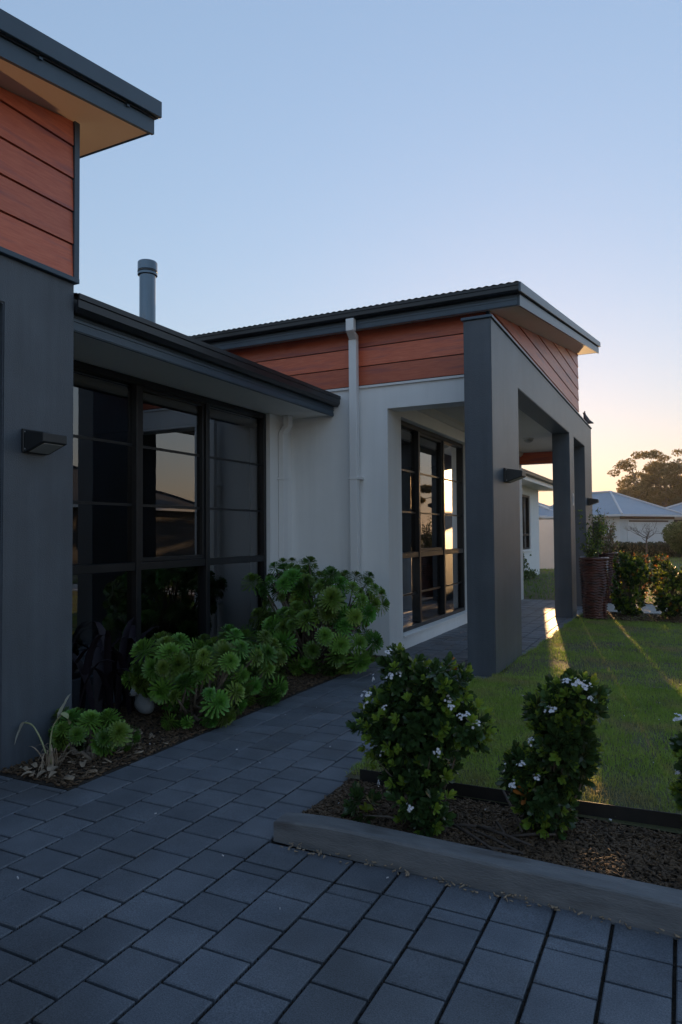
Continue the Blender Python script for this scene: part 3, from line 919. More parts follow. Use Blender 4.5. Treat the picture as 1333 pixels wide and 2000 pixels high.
def aeonium(base, blobs, n, label, seed, smin=.7, smax=1.05, up=.55, mind=.09, extra=()):
    r = random.Random(seed)
    t = thing('aeonium_shrub', base, label, 'succulent')
    pts = []
    tot = [b[1][0] * b[1][1] + b[1][2] for b in blobs]
    tries = 0
    while len(pts) < n and tries < n * 60:
        tries += 1
        c, rd = r.choices(blobs, tot)[0]
        d = Vector((r.gauss(0, 1), r.gauss(0, 1), r.gauss(.2, 1))).normalized()
        kk = r.uniform(.72, 1.1)
        p = Vector((c[0] + d.x * rd[0] * kk, c[1] + d.y * rd[1] * kk, c[2] + d.z * rd[2] * kk))
        if p.z < .05: continue
        ins = any(((p.x - k[0]) / q[0]) ** 2 + ((p.y - k[1]) / q[1]) ** 2 + ((p.z - k[2]) / q[2]) ** 2 < .72 for k, q in blobs if k != c)
        if ins or any((p - o[0]).length < mind for o in pts): continue
        nv = (Vector((d.x / rd[0], d.y / rd[1], d.z / rd[2])).normalized() + Vector((.15, -.25, 0)))
        pts.append((p, (nv + Vector((0, 0, up))).normalized()))
    for e in extra:
        pts.append((Vector(e[:3]), Vector(e[3:6]).normalized()))
    st = MB()
    b0 = Vector(base)
    for p, d in pts:
        root = b0 + Vector((r.uniform(-.12, .12), r.uniform(-.12, .12), 0))
        mid = root.lerp(p, .55) + Vector((r.uniform(-.05, .05), r.uniform(-.05, .05), -.06))
        end = p - d * .02
        if r.random() < .42:
            st.tube([root, root.lerp(mid, .5) + Vector((0, 0, .03)), mid, end], [.014, .012, .010, .008], 5)
        link('rosette', r.choice(ROS), t, orient(p, d, r.uniform(0, 6.28), r.uniform(smin, smax)))
    st.obj('stems', M_stem, t, smooth=True)
    return t
aeonium((-3.35, 6.2, 0), [((-3.62, 6.2, .72), (.33, .34, .36)), ((-3.1, 6.15, .66), (.40, .40, .34)), ((-3.35, 6.0, .35), (.58, .42, .32)), ((-3.05, 6.1, .35), (.38, .36, .3))],
        150, 'large tall aeonium clump against the white wall', 11, .55, 1.3, .3, .095, extra=((-4.0, 6.0, .86, .1, -.3, 1), (-3.72, 6.15, 1.06, 0, -.1, 1), (-3.55, 6.15, .98, .2, -.2, 1)))
aeonium((-3.3, 4.2, 0), [((-3.42, 4.05, .36), (.25, .28, .24)), ((-3.14, 4.3, .40), (.25, .33, .2)), ((-3.1, 4.0, .18), (.22, .28, .18)), ((-3.1, 4.75, .28), (.17, .26, .24))],
        108, 'bright green aeonium clump at the middle of the window bed', 12, .5, 1.25, .25, .088)
aeonium((-3.33, 3.2, 0), [((-3.42, 3.18, .13), (.14, .14, .11)), ((-3.18, 3.25, .14), (.13, .14, .1))],
        24, 'small low aeonium at the bed corner beside the garage pier', 13, .6, .85, .4, .05)

HOLD = [whorl_mesh('leaf_cluster', 15, .043, .02, 0, 65, M_hawold, s, .2, .15, .03) for s in (1, 2, 3)]
HNEW = [whorl_mesh('leaf_cluster', 10, .036, .016, 15, 75, M_hawnew, s, .3, .1, .012) for s in (4, 5, 6)]
HORG = [whorl_mesh('leaf_cluster', 6, .04, .02, 0, 50, M_haworg, s, .2, .15, .02) for s in (7,)]
def flower_mesh(seed):
    r = random.Random(seed)
    mb = MB()
    for i in range(9):
        c = Vector((r.gauss(0, .013), r.gauss(0, .013), r.uniform(.012, .03)))
        nrm = (Vector((c.x * 28, c.y * 28, 1))).normalized()
        M_ = orient(c, nrm, r.uniform(0, 6), r.uniform(.8, 1.1))
        for k in range(5):
            vs, fs = leaf(.0115, .009, .1, .15, ((0, .25), (.5, .9), (.85, .8), (1, .25)))
            mt = M_ @ Matrix.Rotation(k * 2 * math.pi / 5, 4, 'Z') @ Matrix.Rotation(-.35, 4, 'Y')
            mb.add([mt @ Vector(v_) for v_ in vs], fs)
    return mb.mesh('flower_cluster', M_petal, True)
FLOW = [flower_mesh(s) for s in (1, 2, 3)]
def hawthorn(base, blobs, n, nflow, label, seed, org=.018, newf=1.0, sc=1.0, flowpts=(), cat='shrub', name='flowering_shrub', join=False):
    r = random.Random(seed)
    t = thing(name, base, label, cat, 'evergreen shrubs in the garden beds')
    wts = [b[1][0] * b[1][1] + b[1][1] * b[1][2] for b in blobs]
    b0 = Vector(base)
    st = MB()
    ends = []
    items = []
    tries = 0
    while len(items) < n and tries < n * 20:
        tries += 1
        c, rd = r.choices(blobs, wts)[0]
        d = Vector((r.gauss(0, 1), r.gauss(0, 1), r.gauss(0, 1))).normalized()
        k = r.uniform(.55, 1.0) ** .5
        k *= 1 + .12 * mnoise.noise((d.x * 2 + seed, d.y * 2, d.z * 2))
        p = Vector((c[0] + d.x * rd[0] * k, c[1] + d.y * rd[1] * k, c[2] + d.z * rd[2] * k))
        if p.z < .03: continue
        if any(((p.x - q[0]) / w[0]) ** 2 + ((p.y - q[1]) / w[1]) ** 2 + ((p.z - q[2]) / w[2]) ** 2 < .45 for q, w in blobs if q != c): continue
        outer = k > .86
        dd = (d + Vector((0, 0, .55))).normalized()
        u = r.random()
        if u < org: me = HORG[0]
        elif outer and r.random() < newf * 1.5: me = r.choice(HNEW)
        else: me = r.choice(HOLD)
        items.append((me, p, dd, r.uniform(.75, 1.25) * sc))
        if r.random() < (.07 if not join else .1): ends.append(p - dd * .01)
    inner = MB()
    for _ in range(0 if join else n):
        c, rd = r.choices(blobs, wts)[0]
        d = Vector((r.gauss(0, 1), r.gauss(0, 1), r.gauss(0, 1))).normalized()
        k = r.uniform(.25, .85)
        p = Vector((c[0] + d.x * rd[0] * k, c[1] + d.y * rd[1] * k, max(.03, c[2] + d.z * rd[2] * k)))
        me = r.choice(HOLD)
        mw = orient(p, (d + Vector((0, 0, .3))).normalized(), r.uniform(0, 6.28), r.uniform(.9, 1.3) * sc)
        inner.add([mw @ v_.co for v_ in me.vertices], [tuple(pl_.vertices) for pl_ in me.polygons])
    if not join:
        tag(link('inner_foliage', inner.mesh('inner_foliage', M_hawold, True), t), kind='stuff')
    if join:
        groups = {}
        for me, p, dd, s in items:
            groups.setdefault(me.materials[0].name, []).append((me, orient(p, dd, r.uniform(0, 6.28), s)))
        for nm, lst in groups.items():
            mb = MB()
            for me, mw in lst:
                mb.add([mw @ v_.co for v_ in me.vertices], [tuple(pl_.vertices) for pl_ in me.polygons])
            link('foliage', mb.mesh('foliage', bpy.data.materials[nm], True), t)
    else:
        for me, p, dd, s in items:
            link('leaf_cluster', me, t, orient(p, dd, r.uniform(0, 6.28), s))
    k = 0
    while k < nflow:
        c, rd = r.choices(blobs, wts)[0]
        d = Vector((r.gauss(0, 1), r.gauss(-.7, .8), r.gauss(.5, .8))).normalized()
        p = Vector((c[0] + d.x * rd[0], c[1] + d.y * rd[1], c[2] + d.z * rd[2])) * 1.0
        if p.z < .15 or any(((p.x - q[0]) / w[0]) ** 2 + ((p.y - q[1]) / w[1]) ** 2 + ((p.z - q[2]) / w[2]) ** 2 < .8 for q, w in blobs if q != c):
            k += .2
            continue
        link('flower_cluster', r.choice(FLOW), t, orient(p + d * .012, d + Vector((0, 0, .4)), r.uniform(0, 6), r.uniform(.45, .75)))
        k += 1
    for p in flowpts:
        link('flower_cluster', r.choice(FLOW), t, orient(p, (r.uniform(-.2, .2), -.6, .8), r.uniform(0, 6), r.uniform(.6, .85)))
    for p in ends:
        root = b0 + Vector((r.uniform(-.05, .05), r.uniform(-.05, .05), 0))
        mid = root.lerp(p, .5) + Vector((r.uniform(-.03, .03), r.uniform(-.03, .03), .02))
        st.tube([root, mid, p], [.007 * sc, .005 * sc, .002], 5)
    st.obj('branches', M_stem, t, smooth=True)
    return t
hawthorn((-1.12, 3.08, 0), [((-1.13, 3.1, .47), (.27, .24, .18)), ((-1.22, 3.1, .68), (.11, .12, .12)), ((-1.0, 3.08, .66), (.12, .12, .1)), ((-.9, 3.06, .50), (.11, .12, .1)), ((-1.32, 3.08, .44), (.12, .14, .13)),
                            ((-1.37, 2.98, .075), (.065, .06, .05)), ((-1.08, 2.98, .13), (.12, .09, .12)), ((-1.15, 3.08, .27), (.2, .18, .1))], 298, 12,
         'wide bushy flowering shrub at the path end of the mulch bed', 21,
         flowpts=((-1.24, 2.98, .805), (-1.21, 2.96, .70), (-1.33, 2.95, .60), (-.86, 2.95, .56), (-.92, 2.93, .6), (-.83, 2.98, .52)))
hawthorn((-.55, 3.22, 0), [((-.58, 3.22, .18), (.12, .13, .17)), ((-.50, 3.22, .40), (.135, .14, .17)), ((-.43, 3.22, .62), (.10, .10, .085)), ((-.52, 3.22, .56), (.10, .1, .12)), ((-.68, 3.2, .28), (.06, .07, .07))], 285, 6,
         'tall narrow flowering shrub in the middle of the mulch bed', 22, org=.03,
         flowpts=((-.46, 3.12, .70), (-.41, 3.12, .71), (-.39, 3.14, .69), (-.52, 3.09, .58), (-.66, 3.1, .33), (-.69, 3.1, .24)))
hawthorn((.16, 3.3, 0), [((.15, 3.3, .42), (.19, .18, .2)), ((.1, 3.3, .25), (.14, .14, .15))], 170, 4,
         'flowering shrub cut by the right edge of the picture', 23, flowpts=((-.035, 3.25, .56),))
hawthorn((-.78, 11.9, 0), [((-.86, 11.9, .42), (.17, .24, .36)), ((-.68, 11.9, .72), (.16, .22, .2)), ((-.86, 11.9, .86), (.14, .18, .14)), ((-.78, 11.9, .26), (.19, .24, .22))], 620, 0,
         'dense rounded shrub with yellow tips beside the brown pots', 24, sc=1.1, newf=.6, join=True, name='garden_shrub')
hawthorn((-.15, 11.55, 0), [((-.08, 11.55, .40), (.28, .28, .3)), ((.04, 11.55, .62), (.2, .22, .2)), ((-.22, 11.55, .26), (.17, .2, .16)), ((-.27, 11.6, .77), (.13, .14, .09))], 600, 0,
         'dense shrub with yellow tips at the right edge of the lawn', 25, sc=1.1, newf=.6, join=True, name='garden_shrub')
for i, (x, y, hh, lb) in enumerate(((-1.10, 14.6, .98, 'rusty tipped shrub behind the second brown pot'), (-.80, 14.9, .94, 'rusty tipped shrub across the path, between two yellow tipped shrubs'), (-.42, 14.5, .92, 'orange tipped shrub across the path above the right shrub'))):
    hawthorn((x, y, 0), [((x, y, hh * .5), (.18, .2, hh * .42)), ((x + .04, y, hh * .82), (.12, .13, .16))], 300, 0, lb, 30 + i, org=.35, sc=1.1, newf=.2, join=True, name='garden_shrub')
tag(chips('mulch', -1.3, 1.2, 11.2, 12.18, 2500, lambda x, y: lawn_z(x, y) + .01, M_mulch, .02, .07), 'mulch strip under the far shrubs', 'mulch', kind='stuff')

# purple broad leaved plant under the window
def blade_leaf(p0, p1, p2, w, n=6):
    vs, fs = [], []
    p0, p1, p2 = Vector(p0), Vector(p1), Vector(p2)
    for i in range(n + 1):
        t = i / n
        c = p0 * (1 - t) ** 2 + p1 * 2 * t * (1 - t) + p2 * t * t
        d = ((p1 - p0) * (1 - t) + (p2 - p1) * t).normalized()
        sd = d.cross(Vector((0, 0, 1)))
        sd = sd.normalized() if sd.length > .05 else Vector((0, 1, 0))
        up = sd.cross(d)
        ww_ = w * (math.sin(math.pi * min(1, .12 + .88 * t)) ** .8) / 2 + .001
        vs += [c - sd * ww_ + up * ww_ * .35, c, c + sd * ww_ + up * ww_ * .35]
    for i in range(n):
        a = i * 3
        fs += [(a, a + 1, a + 4, a + 3), (a + 1, a + 2, a + 5, a + 4)]
    return vs, fs
t = thing('dark_leaf_plant', (-3.85, 3.8, 0), 'dark purple broad leaved plant in the shade below the window', 'plant')
r = random.Random(41)
for i in range(26):
    a = i * 2.4
    bx, by = -3.88 + r.uniform(-.16, .14), 3.85 + r.uniform(-.35, .4)
    l = r.uniform(.22, .42)
    hz = r.uniform(.38, .72)
    vs, fs = blade_leaf((bx, by, .0), (bx + math.cos(a) * l * .25, by + math.sin(a) * l * .25, hz), (max(-4.17, bx + math.cos(a) * l), by + math.sin(a) * l, hz * r.uniform(.75, 1.1)), r.uniform(.05, .09))
    MB().add(vs, fs).obj('leaf', M_purple, t, smooth=True)
# pale garden ornament half hidden among the leaves (an animal figure lying down)
t = thing('stone_ornament', (-3.68, 4.1, 0), 'pale stone animal ornament half hidden behind the aeonium', 'ornament')
def fg(pts): return [(-3.70 + (x + 3.70) * .62, 4.05 + (y - 4.1) * .62, z * .72) for x, y, z in pts]
MB().tube(fg([(-3.52, 4.05, .09), (-3.58, 4.07, .10), (-3.66, 4.1, .115), (-3.74, 4.14, .12), (-3.80, 4.18, .15), (-3.83, 4.19, .2)]), [.03, .055, .065, .058, .04, .032], 14).obj('body', M_figure, t, smooth=True)
MB().tube(fg([(-3.79, 4.14, .25), (-3.80, 4.12, .25), (-3.81, 4.08, .24), (-3.815, 4.04, .225), (-3.817, 4.02, .22)]), [.018, .035, .032, .022, .012], 12).obj('head', M_figure, t, smooth=True)
MB().tube(fg([(-3.817, 4.02, .228), (-3.818, 4.0, .226)]), [.010, .004], 8).obj('nose', M_dark, t)
for s_ in (-1, 1):
    MB().tube(fg([(-3.80 + .035 * s_, 4.13, .28), (-3.80 + .05 * s_, 4.13, .33)]), [.012, .004], 6).obj('ear', M_figure, t)

# wilted lily
t = thing('wilted_lily', (-3.35, 2.9, 0), 'wilted lily with drooping pale blooms against the garage pier', 'lily')
r = random.Random(5)
def path_tube(pts, rad, nm, m, parent):
    pv = [Vector(p) for p in pts]
    out = []
    for i in range(len(pv) - 1):
        for k in range(4):
            tt = k / 4
            a, b, c, d = pv[max(i - 1, 0)], pv[i], pv[i + 1], pv[min(i + 2, len(pv) - 1)]
            out.append(.5 * ((2 * b) + (c - a) * tt + (2 * a - 5 * b + 4 * c - d) * tt ** 2 + (3 * b - a - 3 * c + d) * tt ** 3))
    out.append(pv[-1])
    return MB().tube(out, [rad * (1 - .4 * i / len(out)) for i in range(len(out))], 6).obj(nm, m, parent, smooth=True)
path_tube([(-3.33, 2.9, .0), (-3.35, 2.9, .12), (-3.35, 2.92, .24), (-3.30, 2.94, .31)], .006, 'stem', M_lilystem, t)
path_tube([(-3.35, 2.9, .0), (-3.40, 2.89, .14), (-3.47, 2.88, .24), (-3.53, 2.87, .255)], .006, 'stem', M_lilystem, t)
MB().add(*blade_leaf((-3.32, 2.94, .29), (-3.29, 2.95, .37), (-3.27, 2.98, .43), .075)).obj('bloom', M_lily, t, smooth=True)
MB().add(*blade_leaf((-3.30, 2.93, .32), (-3.25, 2.94, .30), (-3.26, 2.96, .25), .06)).obj('bloom', M_lilystem, t, smooth=True)
MB().add(*blade_leaf((-3.52, 2.87, .26), (-3.55, 2.87, .25), (-3.565, 2.83, .13), .055)).obj('bloom', M_lily, t, smooth=True)
for i in range(18):
    a = r.uniform(0, 6.28); l = r.uniform(.06, .16)
    p0 = (-3.33 + r.uniform(-.03, .03), 2.9 + r.uniform(-.03, .03), 0)
    p1 = (p0[0] + math.cos(a) * l * .5, p0[1] + math.sin(a) * l * .5, r.uniform(.1, .24))
    p2 = (max(-3.56, p0[0] + math.cos(a) * l), p0[1] + math.sin(a) * l, r.uniform(.0, .14))
    MB().add(*blade_leaf(p0, p1, p2, r.uniform(.004, .012))).obj('dry_leaf', M_straw, t, smooth=True)
for i in range(9):
    a = r.uniform(0, 6.28)
    p0 = Vector((-3.36 + r.uniform(-.15, .2), 2.86 + r.uniform(-.1, .12), .015))
    d = Vector((math.cos(a), math.sin(a), 0)) * r.uniform(.05, .1)
    MB().add(*blade_leaf(p0, p0 + d * .5 + Vector((0, 0, .03)), p0 + d, .035)).obj('dry_leaf', M_straw, t, smooth=True)

# sticks lying in the bed
SG = 'cut sticks lying on the mulch'
for i, (a, b) in enumerate((((-1.02, 3.06), (-.78, 3.12)), ((-1.03, 3.04), (-1.04, 2.9)), ((-.98, 3.1), (-.965, 2.95)), ((-.95, 3.03), (-.70, 2.86)), ((-.90, 3.08), (-.62, 2.92)), ((-.86, 3.1), (-.60, 2.97)),
                            ((-.80, 3.35), (-.66, 3.10)), ((-.78, 3.14), (-.71, 3.02)), ((-.84, 2.9), (-.63, 2.93)), ((-.70, 3.06), (-.52, 3.12)))):
    z1, z2 = .03 + .008 * (i % 4), .034 + .007 * ((i * 3) % 4)
    if i == 6: z1 = .12
    if i == 2: z1 = .09
    tag(MB().tube([(a[0], a[1], z1), ((a[0] + b[0]) / 2, (a[1] + b[1]) / 2 + .005, (z1 + z2) / 2 + .003), (b[0], b[1], z2)], [.006, .0065, .005], 7).obj('stick', M_stick, smooth=True),
        {6: 'brown cut stick leaning up against the black steel edging', 2: 'short brown cut stick standing up from the mulch'}.get(i, 'thin brown cut stick lying on the mulch between the two large flowering shrubs'), 'stick', SG)

# ------------------------------------------------------------------ brown ribbed pots with leggy plants
def pot(cx, cy, label, seed):
    t = thing('plant_pot', (cx, cy, .02), label, 'pot', 'tall brown ribbed pots')
    prof = [(.0, 0), (.155, 0), (.165, .012)]
    nrib = 22
    for i in range(nrib * 4 + 1):
        z = .02 + .89 * i / (nrib * 4)
        prof.append((.166 + .046 * (z / .91) + .014 * math.sin(i * math.pi / 2), z))
    prof += [(.222, .915), (.226, .93), (.224, .95), (.205, .955), (.195, .945), (.19, .86), (.0, .86)]
    def wob(r_, z, a):
        if .03 < z < .9 and r_ > .15:
            return r_, z + .010 * math.sin(a * 9 + 2.2 * math.sin(z * 9))
        return r_, z
    MB().lathe(prof, 72, (cx, cy, .02), wob).obj('vessel', M_pot, t, smooth=True)
    MB().tube([(cx, cy, .80), (cx, cy, .925)], .19, 24).obj('potting_soil', M_soil, t)
    r_ = random.Random(seed)
    pp = thing('pot_plant', (cx, cy, .945), 'leggy small leaved plant growing in the ' + ('nearer' if seed == 1 else 'farther') + ' brown pot', 'plant', 'plants in the brown pots')
    st = MB()
    lf = {0: MB(), 1: MB()}
    for i in range(20):
        a = r_.uniform(0, 6.28); sp = r_.uniform(.02, .2); hh = r_.uniform(.15, .82)
        p0 = Vector((cx + r_.uniform(-.08, .08), cy + r_.uniform(-.08, .08), .94))
        p1 = p0 + Vector((math.cos(a) * sp * .6, math.sin(a) * sp * .6, hh * .6))
        p2 = p0 + Vector((math.cos(a) * sp * 1.3, math.sin(a) * sp * 1.3, hh))
        st.tube([p0, p1, p2], [.006, .004, .002], 5)
        for k in range(52):
            tt = r_.uniform(.1, 1)
            c = p0 * (1 - tt) ** 2 + p1 * 2 * tt * (1 - tt) + p2 * tt * tt
            c += Vector((r_.gauss(0, .028), r_.gauss(0, .028), r_.gauss(0, .02)))
            vs, fs = leaf(r_.uniform(.03, .055), r_.uniform(.016, .028), .2, .1)
            mw = orient(c, (r_.gauss(0, 1), r_.gauss(0, 1), r_.gauss(.3, 1)), r_.uniform(0, 6), 1)
            lf[1 if (r_.random() < (.5 if seed == 2 else .25)) else 0].add([mw @ Vector(v_) for v_ in vs], fs)
    st.obj('stems', M_stem, pp)
    lf[0].obj('foliage', M_bush, pp)
    lf[1].obj('foliage', M_hawnew if seed == 1 else M_straw, pp)
pot(-1.25, 11.38, 'tall dark brown ribbed pot beside the middle portico pillar', 1)
pot(-1.29, 14.1, 'second brown ribbed pot mostly hidden behind the nearer pot', 2)
# creeper at the foot of the far wing
t = thing('creeper', (-4.1, 19.9, 0), 'leafy creeper at the foot of the far white wall', 'creeper')
r = random.Random(9)
mb = MB(); st = MB()
for i in range(420):
    y = r.uniform(19.2, 21.6); hh = max(.08, 1.0 - 1.1 * abs(y - 19.9) if y < 20.6 else .2)
    c = Vector((-4.18 + abs(r.gauss(0, .09)), y, r.uniform(.02, hh)))
    vs, fs = leaf(.09, .06, .2, .1)
    mw = orient(c, (1, r.gauss(0, .5), r.gauss(0, .6)), r.uniform(0, 6), 1)
    mb.add([mw @ Vector(v_) for v_ in vs], fs)
for i in range(6):
    st.tube([(-4.17, 19.5 + i * .2, 0), (-4.18, 19.6 + i * .15, .8)], .01, 5)
mb.obj('foliage', M_bush, t); st.obj('stems', M_stem, t)

# ------------------------------------------------------------------ background
def leafmass(blobs, n, size, seed, shell=.55):
    r_ = np.random.default_rng(seed)
    w = np.array([b[1][0] * b[1][1] + b[1][0] * b[1][2] for b in blobs]); w = w / w.sum()
    k = r_.choice(len(blobs), n, p=w)
    C = np.array([b[0] for b in blobs])[k]; Rr = np.array([b[1] for b in blobs])[k]
    d = r_.normal(size=(n, 3)); d /= np.linalg.norm(d, axis=1)[:, None]
    P = C + d * Rr * (r_.uniform(shell ** 3, 1, n) ** (1 / 3))[:, None]
    a = r_.normal(size=(n, 3)); a /= np.linalg.norm(a, axis=1)[:, None]
    b = np.cross(a, r_.normal(size=(n, 3))); b /= np.linalg.norm(b, axis=1)[:, None]
    s = size * r_.uniform(.6, 1.4, n)
    a *= s[:, None]; b *= (s * .45)[:, None]
    V = np.stack([P - a, P + b, P + a, P - b], 1).reshape(-1, 3)
    return V, np.arange(n * 4).reshape(-1, 4)
def mass_obj(name, blobs, n, size, seed, m, parent, shell=.55):
    V, Q = leafmass(blobs, n, size, seed, shell)
    return link(name, npmesh(name, V, Q, np.zeros((0, 3), int), m), parent)
def gum(x, y, h, spread, label, seed, low=.35, n=9000, nb=34, ls=.16, cat='tree', base_z=0.0):
    r_ = random.Random(seed)
    t = thing('gum_tree', (x, y, base_z), label, cat, 'gum trees behind the far houses')
    tr = MB()
    top = Vector((x + r_.uniform(-.4, .4), y, base_z + h * .55))
    tr.tube([(x, y, base_z - .1), (x + .1, y, base_z + h * .25), top], [h * .03, h * .024, h * .016], 8)
    blobs = []
    for i in range(nb):
        a = r_.uniform(0, 6.28); q = r_.uniform(.1, 1) ** .6
        zz = r_.uniform(low, 1.0)
        rr = spread * q * (1.15 - .55 * max(0, zz - .55) / .45)
        p = Vector((x + math.cos(a) * rr, y + math.sin(a) * rr, base_z + h * zz * (1 - .1 * q)))
        s = h * r_.uniform(.03, .062)
        blobs.append((tuple(p), (s * 1.5, s * 1.5, s * .75)))
        if i % 2 == 0:
            tr.tube([top.lerp(Vector((x, y, base_z + h * .3)), r_.uniform(0, .8)), top.lerp(p, .5) + Vector((0, 0, .3)), p], [h * .010, h * .006, h * .002], 5)
    tr.obj('trunk', M_bark, t, smooth=True)
    mass_obj('crown', blobs, n, ls, seed, M_gum, t, .2)
gum(-3.2, 70, 9.2, 3.2, 'tall thin gum tree with a sparse top left of the tree line', 1, .3, 7000, 60, ls=.13)
gum(-.9, 66, 7.6, 3.6, 'broad gum tree above the second blue roof', 2, .15, 12000, 100, ls=.12)
gum(1.5, 68, 9.6, 3.8, 'tall gum tree cut by the right edge of the picture', 3, .2, 12000, 100, ls=.12)
gum(-3.6, 61, 5.2, 2.6, 'low dense tree directly behind the far blue roof', 4, .1, 12000, 80, ls=.11)
gum(-1.0, 62, 5.2, 2.8, 'low bushy tree between the two blue roofs', 9, .1, 12000, 80, ls=.11)
gum(1.6, 62, 5.8, 2.8, 'low bushy tree at the right edge above the round bush', 10, .1, 12000, 80, ls=.11)
gum(5.5, 64, 9.0, 3.6, 'gum tree beyond the picture, right of the tree line', 5, .2, 9000, 36)
gum(11, 60, 8.5, 4.0, 'gum tree seen mirrored in the porch window', 6, .1, 9000, 36)
gum(19, 13, 8.5, 3.2, 'added unseen tree darkening the reflection at the side of the large window', 8, .1, 9000, 36)  # added out of view so the left pane reflects something dark
gum(18, 56, 7.5, 4.0, 'rounded gum tree seen mirrored in the porch window', 7, .1, 9000, 36)

def hip_roof(mb, x0, x1, y0, y1, z, pitch, ov=.45):
    x0 -= ov; x1 += ov; y0 -= ov; y1 += ov
    w, d = x1 - x0, y1 - y0
    hh = min(w, d) / 2 * pitch
    if w > d: a, b = (x0 + d / 2, (y0 + y1) / 2, z + hh), (x1 - d / 2, (y0 + y1) / 2, z + hh)
    else: a, b = ((x0 + x1) / 2, y0 + w / 2, z + hh), ((x0 + x1) / 2, y1 - w / 2, z + hh)
    vs = [(x0, y0, z), (x1, y0, z), (x1, y1, z), (x0, y1, z), a, b]
    if w > d: fs = [(0, 1, 5, 4), (1, 2, 5), (2, 3, 4, 5), (3, 0, 4), (0, 3, 2, 1)]
    else: fs = [(0, 1, 4), (1, 2, 5, 4), (2, 3, 5), (3, 0, 4, 5), (0, 3, 2, 1)]
    mb.add(vs, fs)
    ridge = [((x0, y0, z), a), ((x1, y0, z), b if w > d else a), ((x1, y1, z), b), ((x0, y1, z), a if w > d else b), (a, b)]
    return ridge
def far_house(name, x0, x1, y0, y1, zw, pitch, label, mw, mr, parts, group='houses along the street'):
    t = thing(name, (x0, y0, 0), label, 'house', group)
    MB().box(x0, x1, y0, y1, -.1, zw).obj('wall', mw, t)
    mb = MB()
    rdg = hip_roof(mb, x0, x1, y0, y1, zw + .02, pitch)
    ro = mb.obj('roof', mr, t)
    for a, b in rdg:
        MB().tube([Vector(a) + Vector((0, 0, .03)), Vector(b) + Vector((0, 0, .03))], .07, 6).obj('ridge_cap', M_farwall if mr is M_bluroof else mr, ro)
    MB().box(x0 - .45, x1 + .45, y0 - .47, y0 - .40, zw - .09, zw + .03).box(x0 - .47, x0 - .40, y0 - .40, y1, zw - .09, zw + .03).box(x1 + .40, x1 + .47, y0 - .40, y1, zw - .09, zw + .03).obj('gutter', M_fence, t)
    for nm, m, b in parts:
        MB().box(*b).obj(nm, m, t)
    return t
fh = far_house('far_house', -3.3, 2.0, 44, 51, 2.38, .50, 'far pale house with blue grey hip roof and white garage door', M_farwall, M_bluroof,
          [('garage_door', M_gdoor, (-2.7, 1.6, 43.94, 44.0, 0, 1.95)), ('door_header', M_fardark, (-2.5, 1.3, 43.93, 44.0, 1.97, 2.06)), ('window', M_frame, (-3.36, -3.3, 45.2, 46.2, .6, 2.0)),
           ('brick_panel', M_fardark, (-3.36, 2.0, 43.95, 44.0, 2.14, 2.38)), ('window', M_frame, (-3.36, -3.3, 48.5, 50, .9, 2.0))])
fh.rotation_euler = (0, 0, R(58))
far_house('far_house', -16, -7.4, 47, 55, 2.45, .40, 'far house with blue roof seen through the portico', M_farwall, M_bluroof, [('window', M_frame, (-10.5, -9, 46.95, 47, .9, 2.1))])
far_house('far_house', -2.3, 4.4, 54, 60, 2.45, .34, 'farther white house with small blue grey roof behind the garage', M_farwall, M_bluroof,
          [('window', M_frame, (-1.1, .2, 53.95, 54, 1.3, 2.2)), ('window', M_frame, (1.4, 2.8, 53.95, 54, .9, 2.2))])
far_house('neighbour_house', 15, 27, 20, 31, 2.7, .42, 'dark roofed neighbour house seen mirrored in the large window', M_tile, M_tile,
          [('window', M_blind, (17, 19, 19.95, 20, .8, 2.2)), ('window', M_blind, (22, 24, 19.95, 20, .8, 2.2)), ('window', M_blind, (14.95, 15, 22, 24, .8, 2.2)), ('door', M_gdoor, (20.2, 21.2, 19.95, 20, 0, 2.1))])
# boundary fence beyond the far wing
t = thing('boundary_fence', (-5, 26.5, 0), 'pale metal panel fence beyond the far wing', 'fence')
for k in range(5):
    x = -10.6 + k * 1.3
    MB().box(x, x + 1.27, 26.5, 26.54, 0, 1.85).obj('panel', M_fence, t)
    MB().box(x - .03, x, 26.48, 26.56, 0, 1.9).obj('post', M_fence, t)
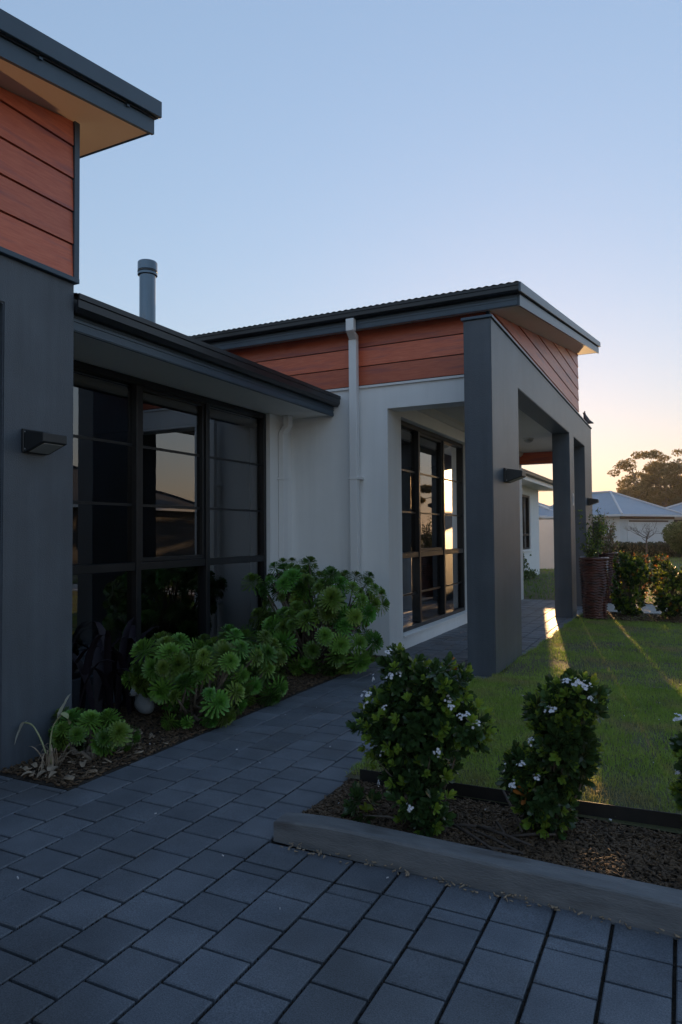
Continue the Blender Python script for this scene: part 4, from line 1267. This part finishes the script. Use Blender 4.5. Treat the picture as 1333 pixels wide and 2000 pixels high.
# hedge, round bush, bare tree
t = thing('clipped_hedge', (-2, 40, 0), 'long dark clipped hedge in front of the far house', 'hedge')
mass_obj('foliage', [((-3.6 + .5 * i, 40, .42), (.5, .4, .42)) for i in range(14)], 16000, .07, 3, M_hedge, t, .3)
MB().box(-3.8, 3.2, 39.85, 40.15, 0, .7).obj('core', M_hedge, t)
t = thing('round_bush', (-.1, 36, 0), 'round green bush at the right edge by the hedge', 'bush')
mass_obj('foliage', [((-.15, 36, 1.25), (.75, .7, .6)), ((.5, 36, 1.35), (.8, .7, .6)), ((.1, 36, .8), (.7, .6, .5))], 9000, .06, 4, M_bush, t, .4)
MB().tube([(0, 36, 0), (.02, 36, .9)], [.07, .05], 7).obj('trunk', M_bark, t)
t = thing('bare_tree', (-1.6, 37, 0), 'bare leafless young tree in front of the far garage door', 'tree')
tr = MB()
r = random.Random(3)
tr.tube([(-1.62, 37, 0), (-1.61, 37, .6), (-1.6, 37, 1.15)], [.045, .04, .03], 7)
def branch(p, d, l, rad, lev):
    q = p + d * l
    tr.tube([p, p.lerp(q, .5) + Vector((r.gauss(0, .02), 0, r.gauss(0, .02))), q], [rad, rad * .8, rad * .5], 4)
    if lev > 0:
        for _ in range(3):
            nd = (d + Vector((r.gauss(0, .55), r.gauss(0, .4), r.gauss(.15, .4)))).normalized()
            branch(p.lerp(q, r.uniform(.5, 1)), nd, l * r.uniform(.55, .8), rad * .55, lev - 1)
for i in range(7):
    a = r.uniform(0, 6.28)
    branch(Vector((-1.6, 37, .75 + .06 * i)), Vector((math.cos(a) * .9, math.sin(a) * .6, r.uniform(.35, 1.0))).normalized(), r.uniform(.4, .6), .018, 3)
tr.obj('branches', M_bark, t)

# ------------------------------------------------------------------ thin warm air
hz = bpy.data.materials.new('haze')
hz.use_nodes = True
hn = hz.node_tree
hn.nodes.remove(hn.nodes['Principled BSDF'])
pv_ = hn.nodes.new('ShaderNodeVolumePrincipled')
pv_.inputs['Color'].default_value = (.93, .93, .95, 1)
pv_.inputs['Density'].default_value = .0003
pv_.inputs['Anisotropy'].default_value = .5
hn.links.new(pv_.outputs[0], hn.nodes['Material Output'].inputs['Volume'])
tag(MB().box(-650, 650, -320, 1550, -1.2, 11.5).obj('haze', hz), 'thin evening haze over the whole street', 'haze', kind='stuff')
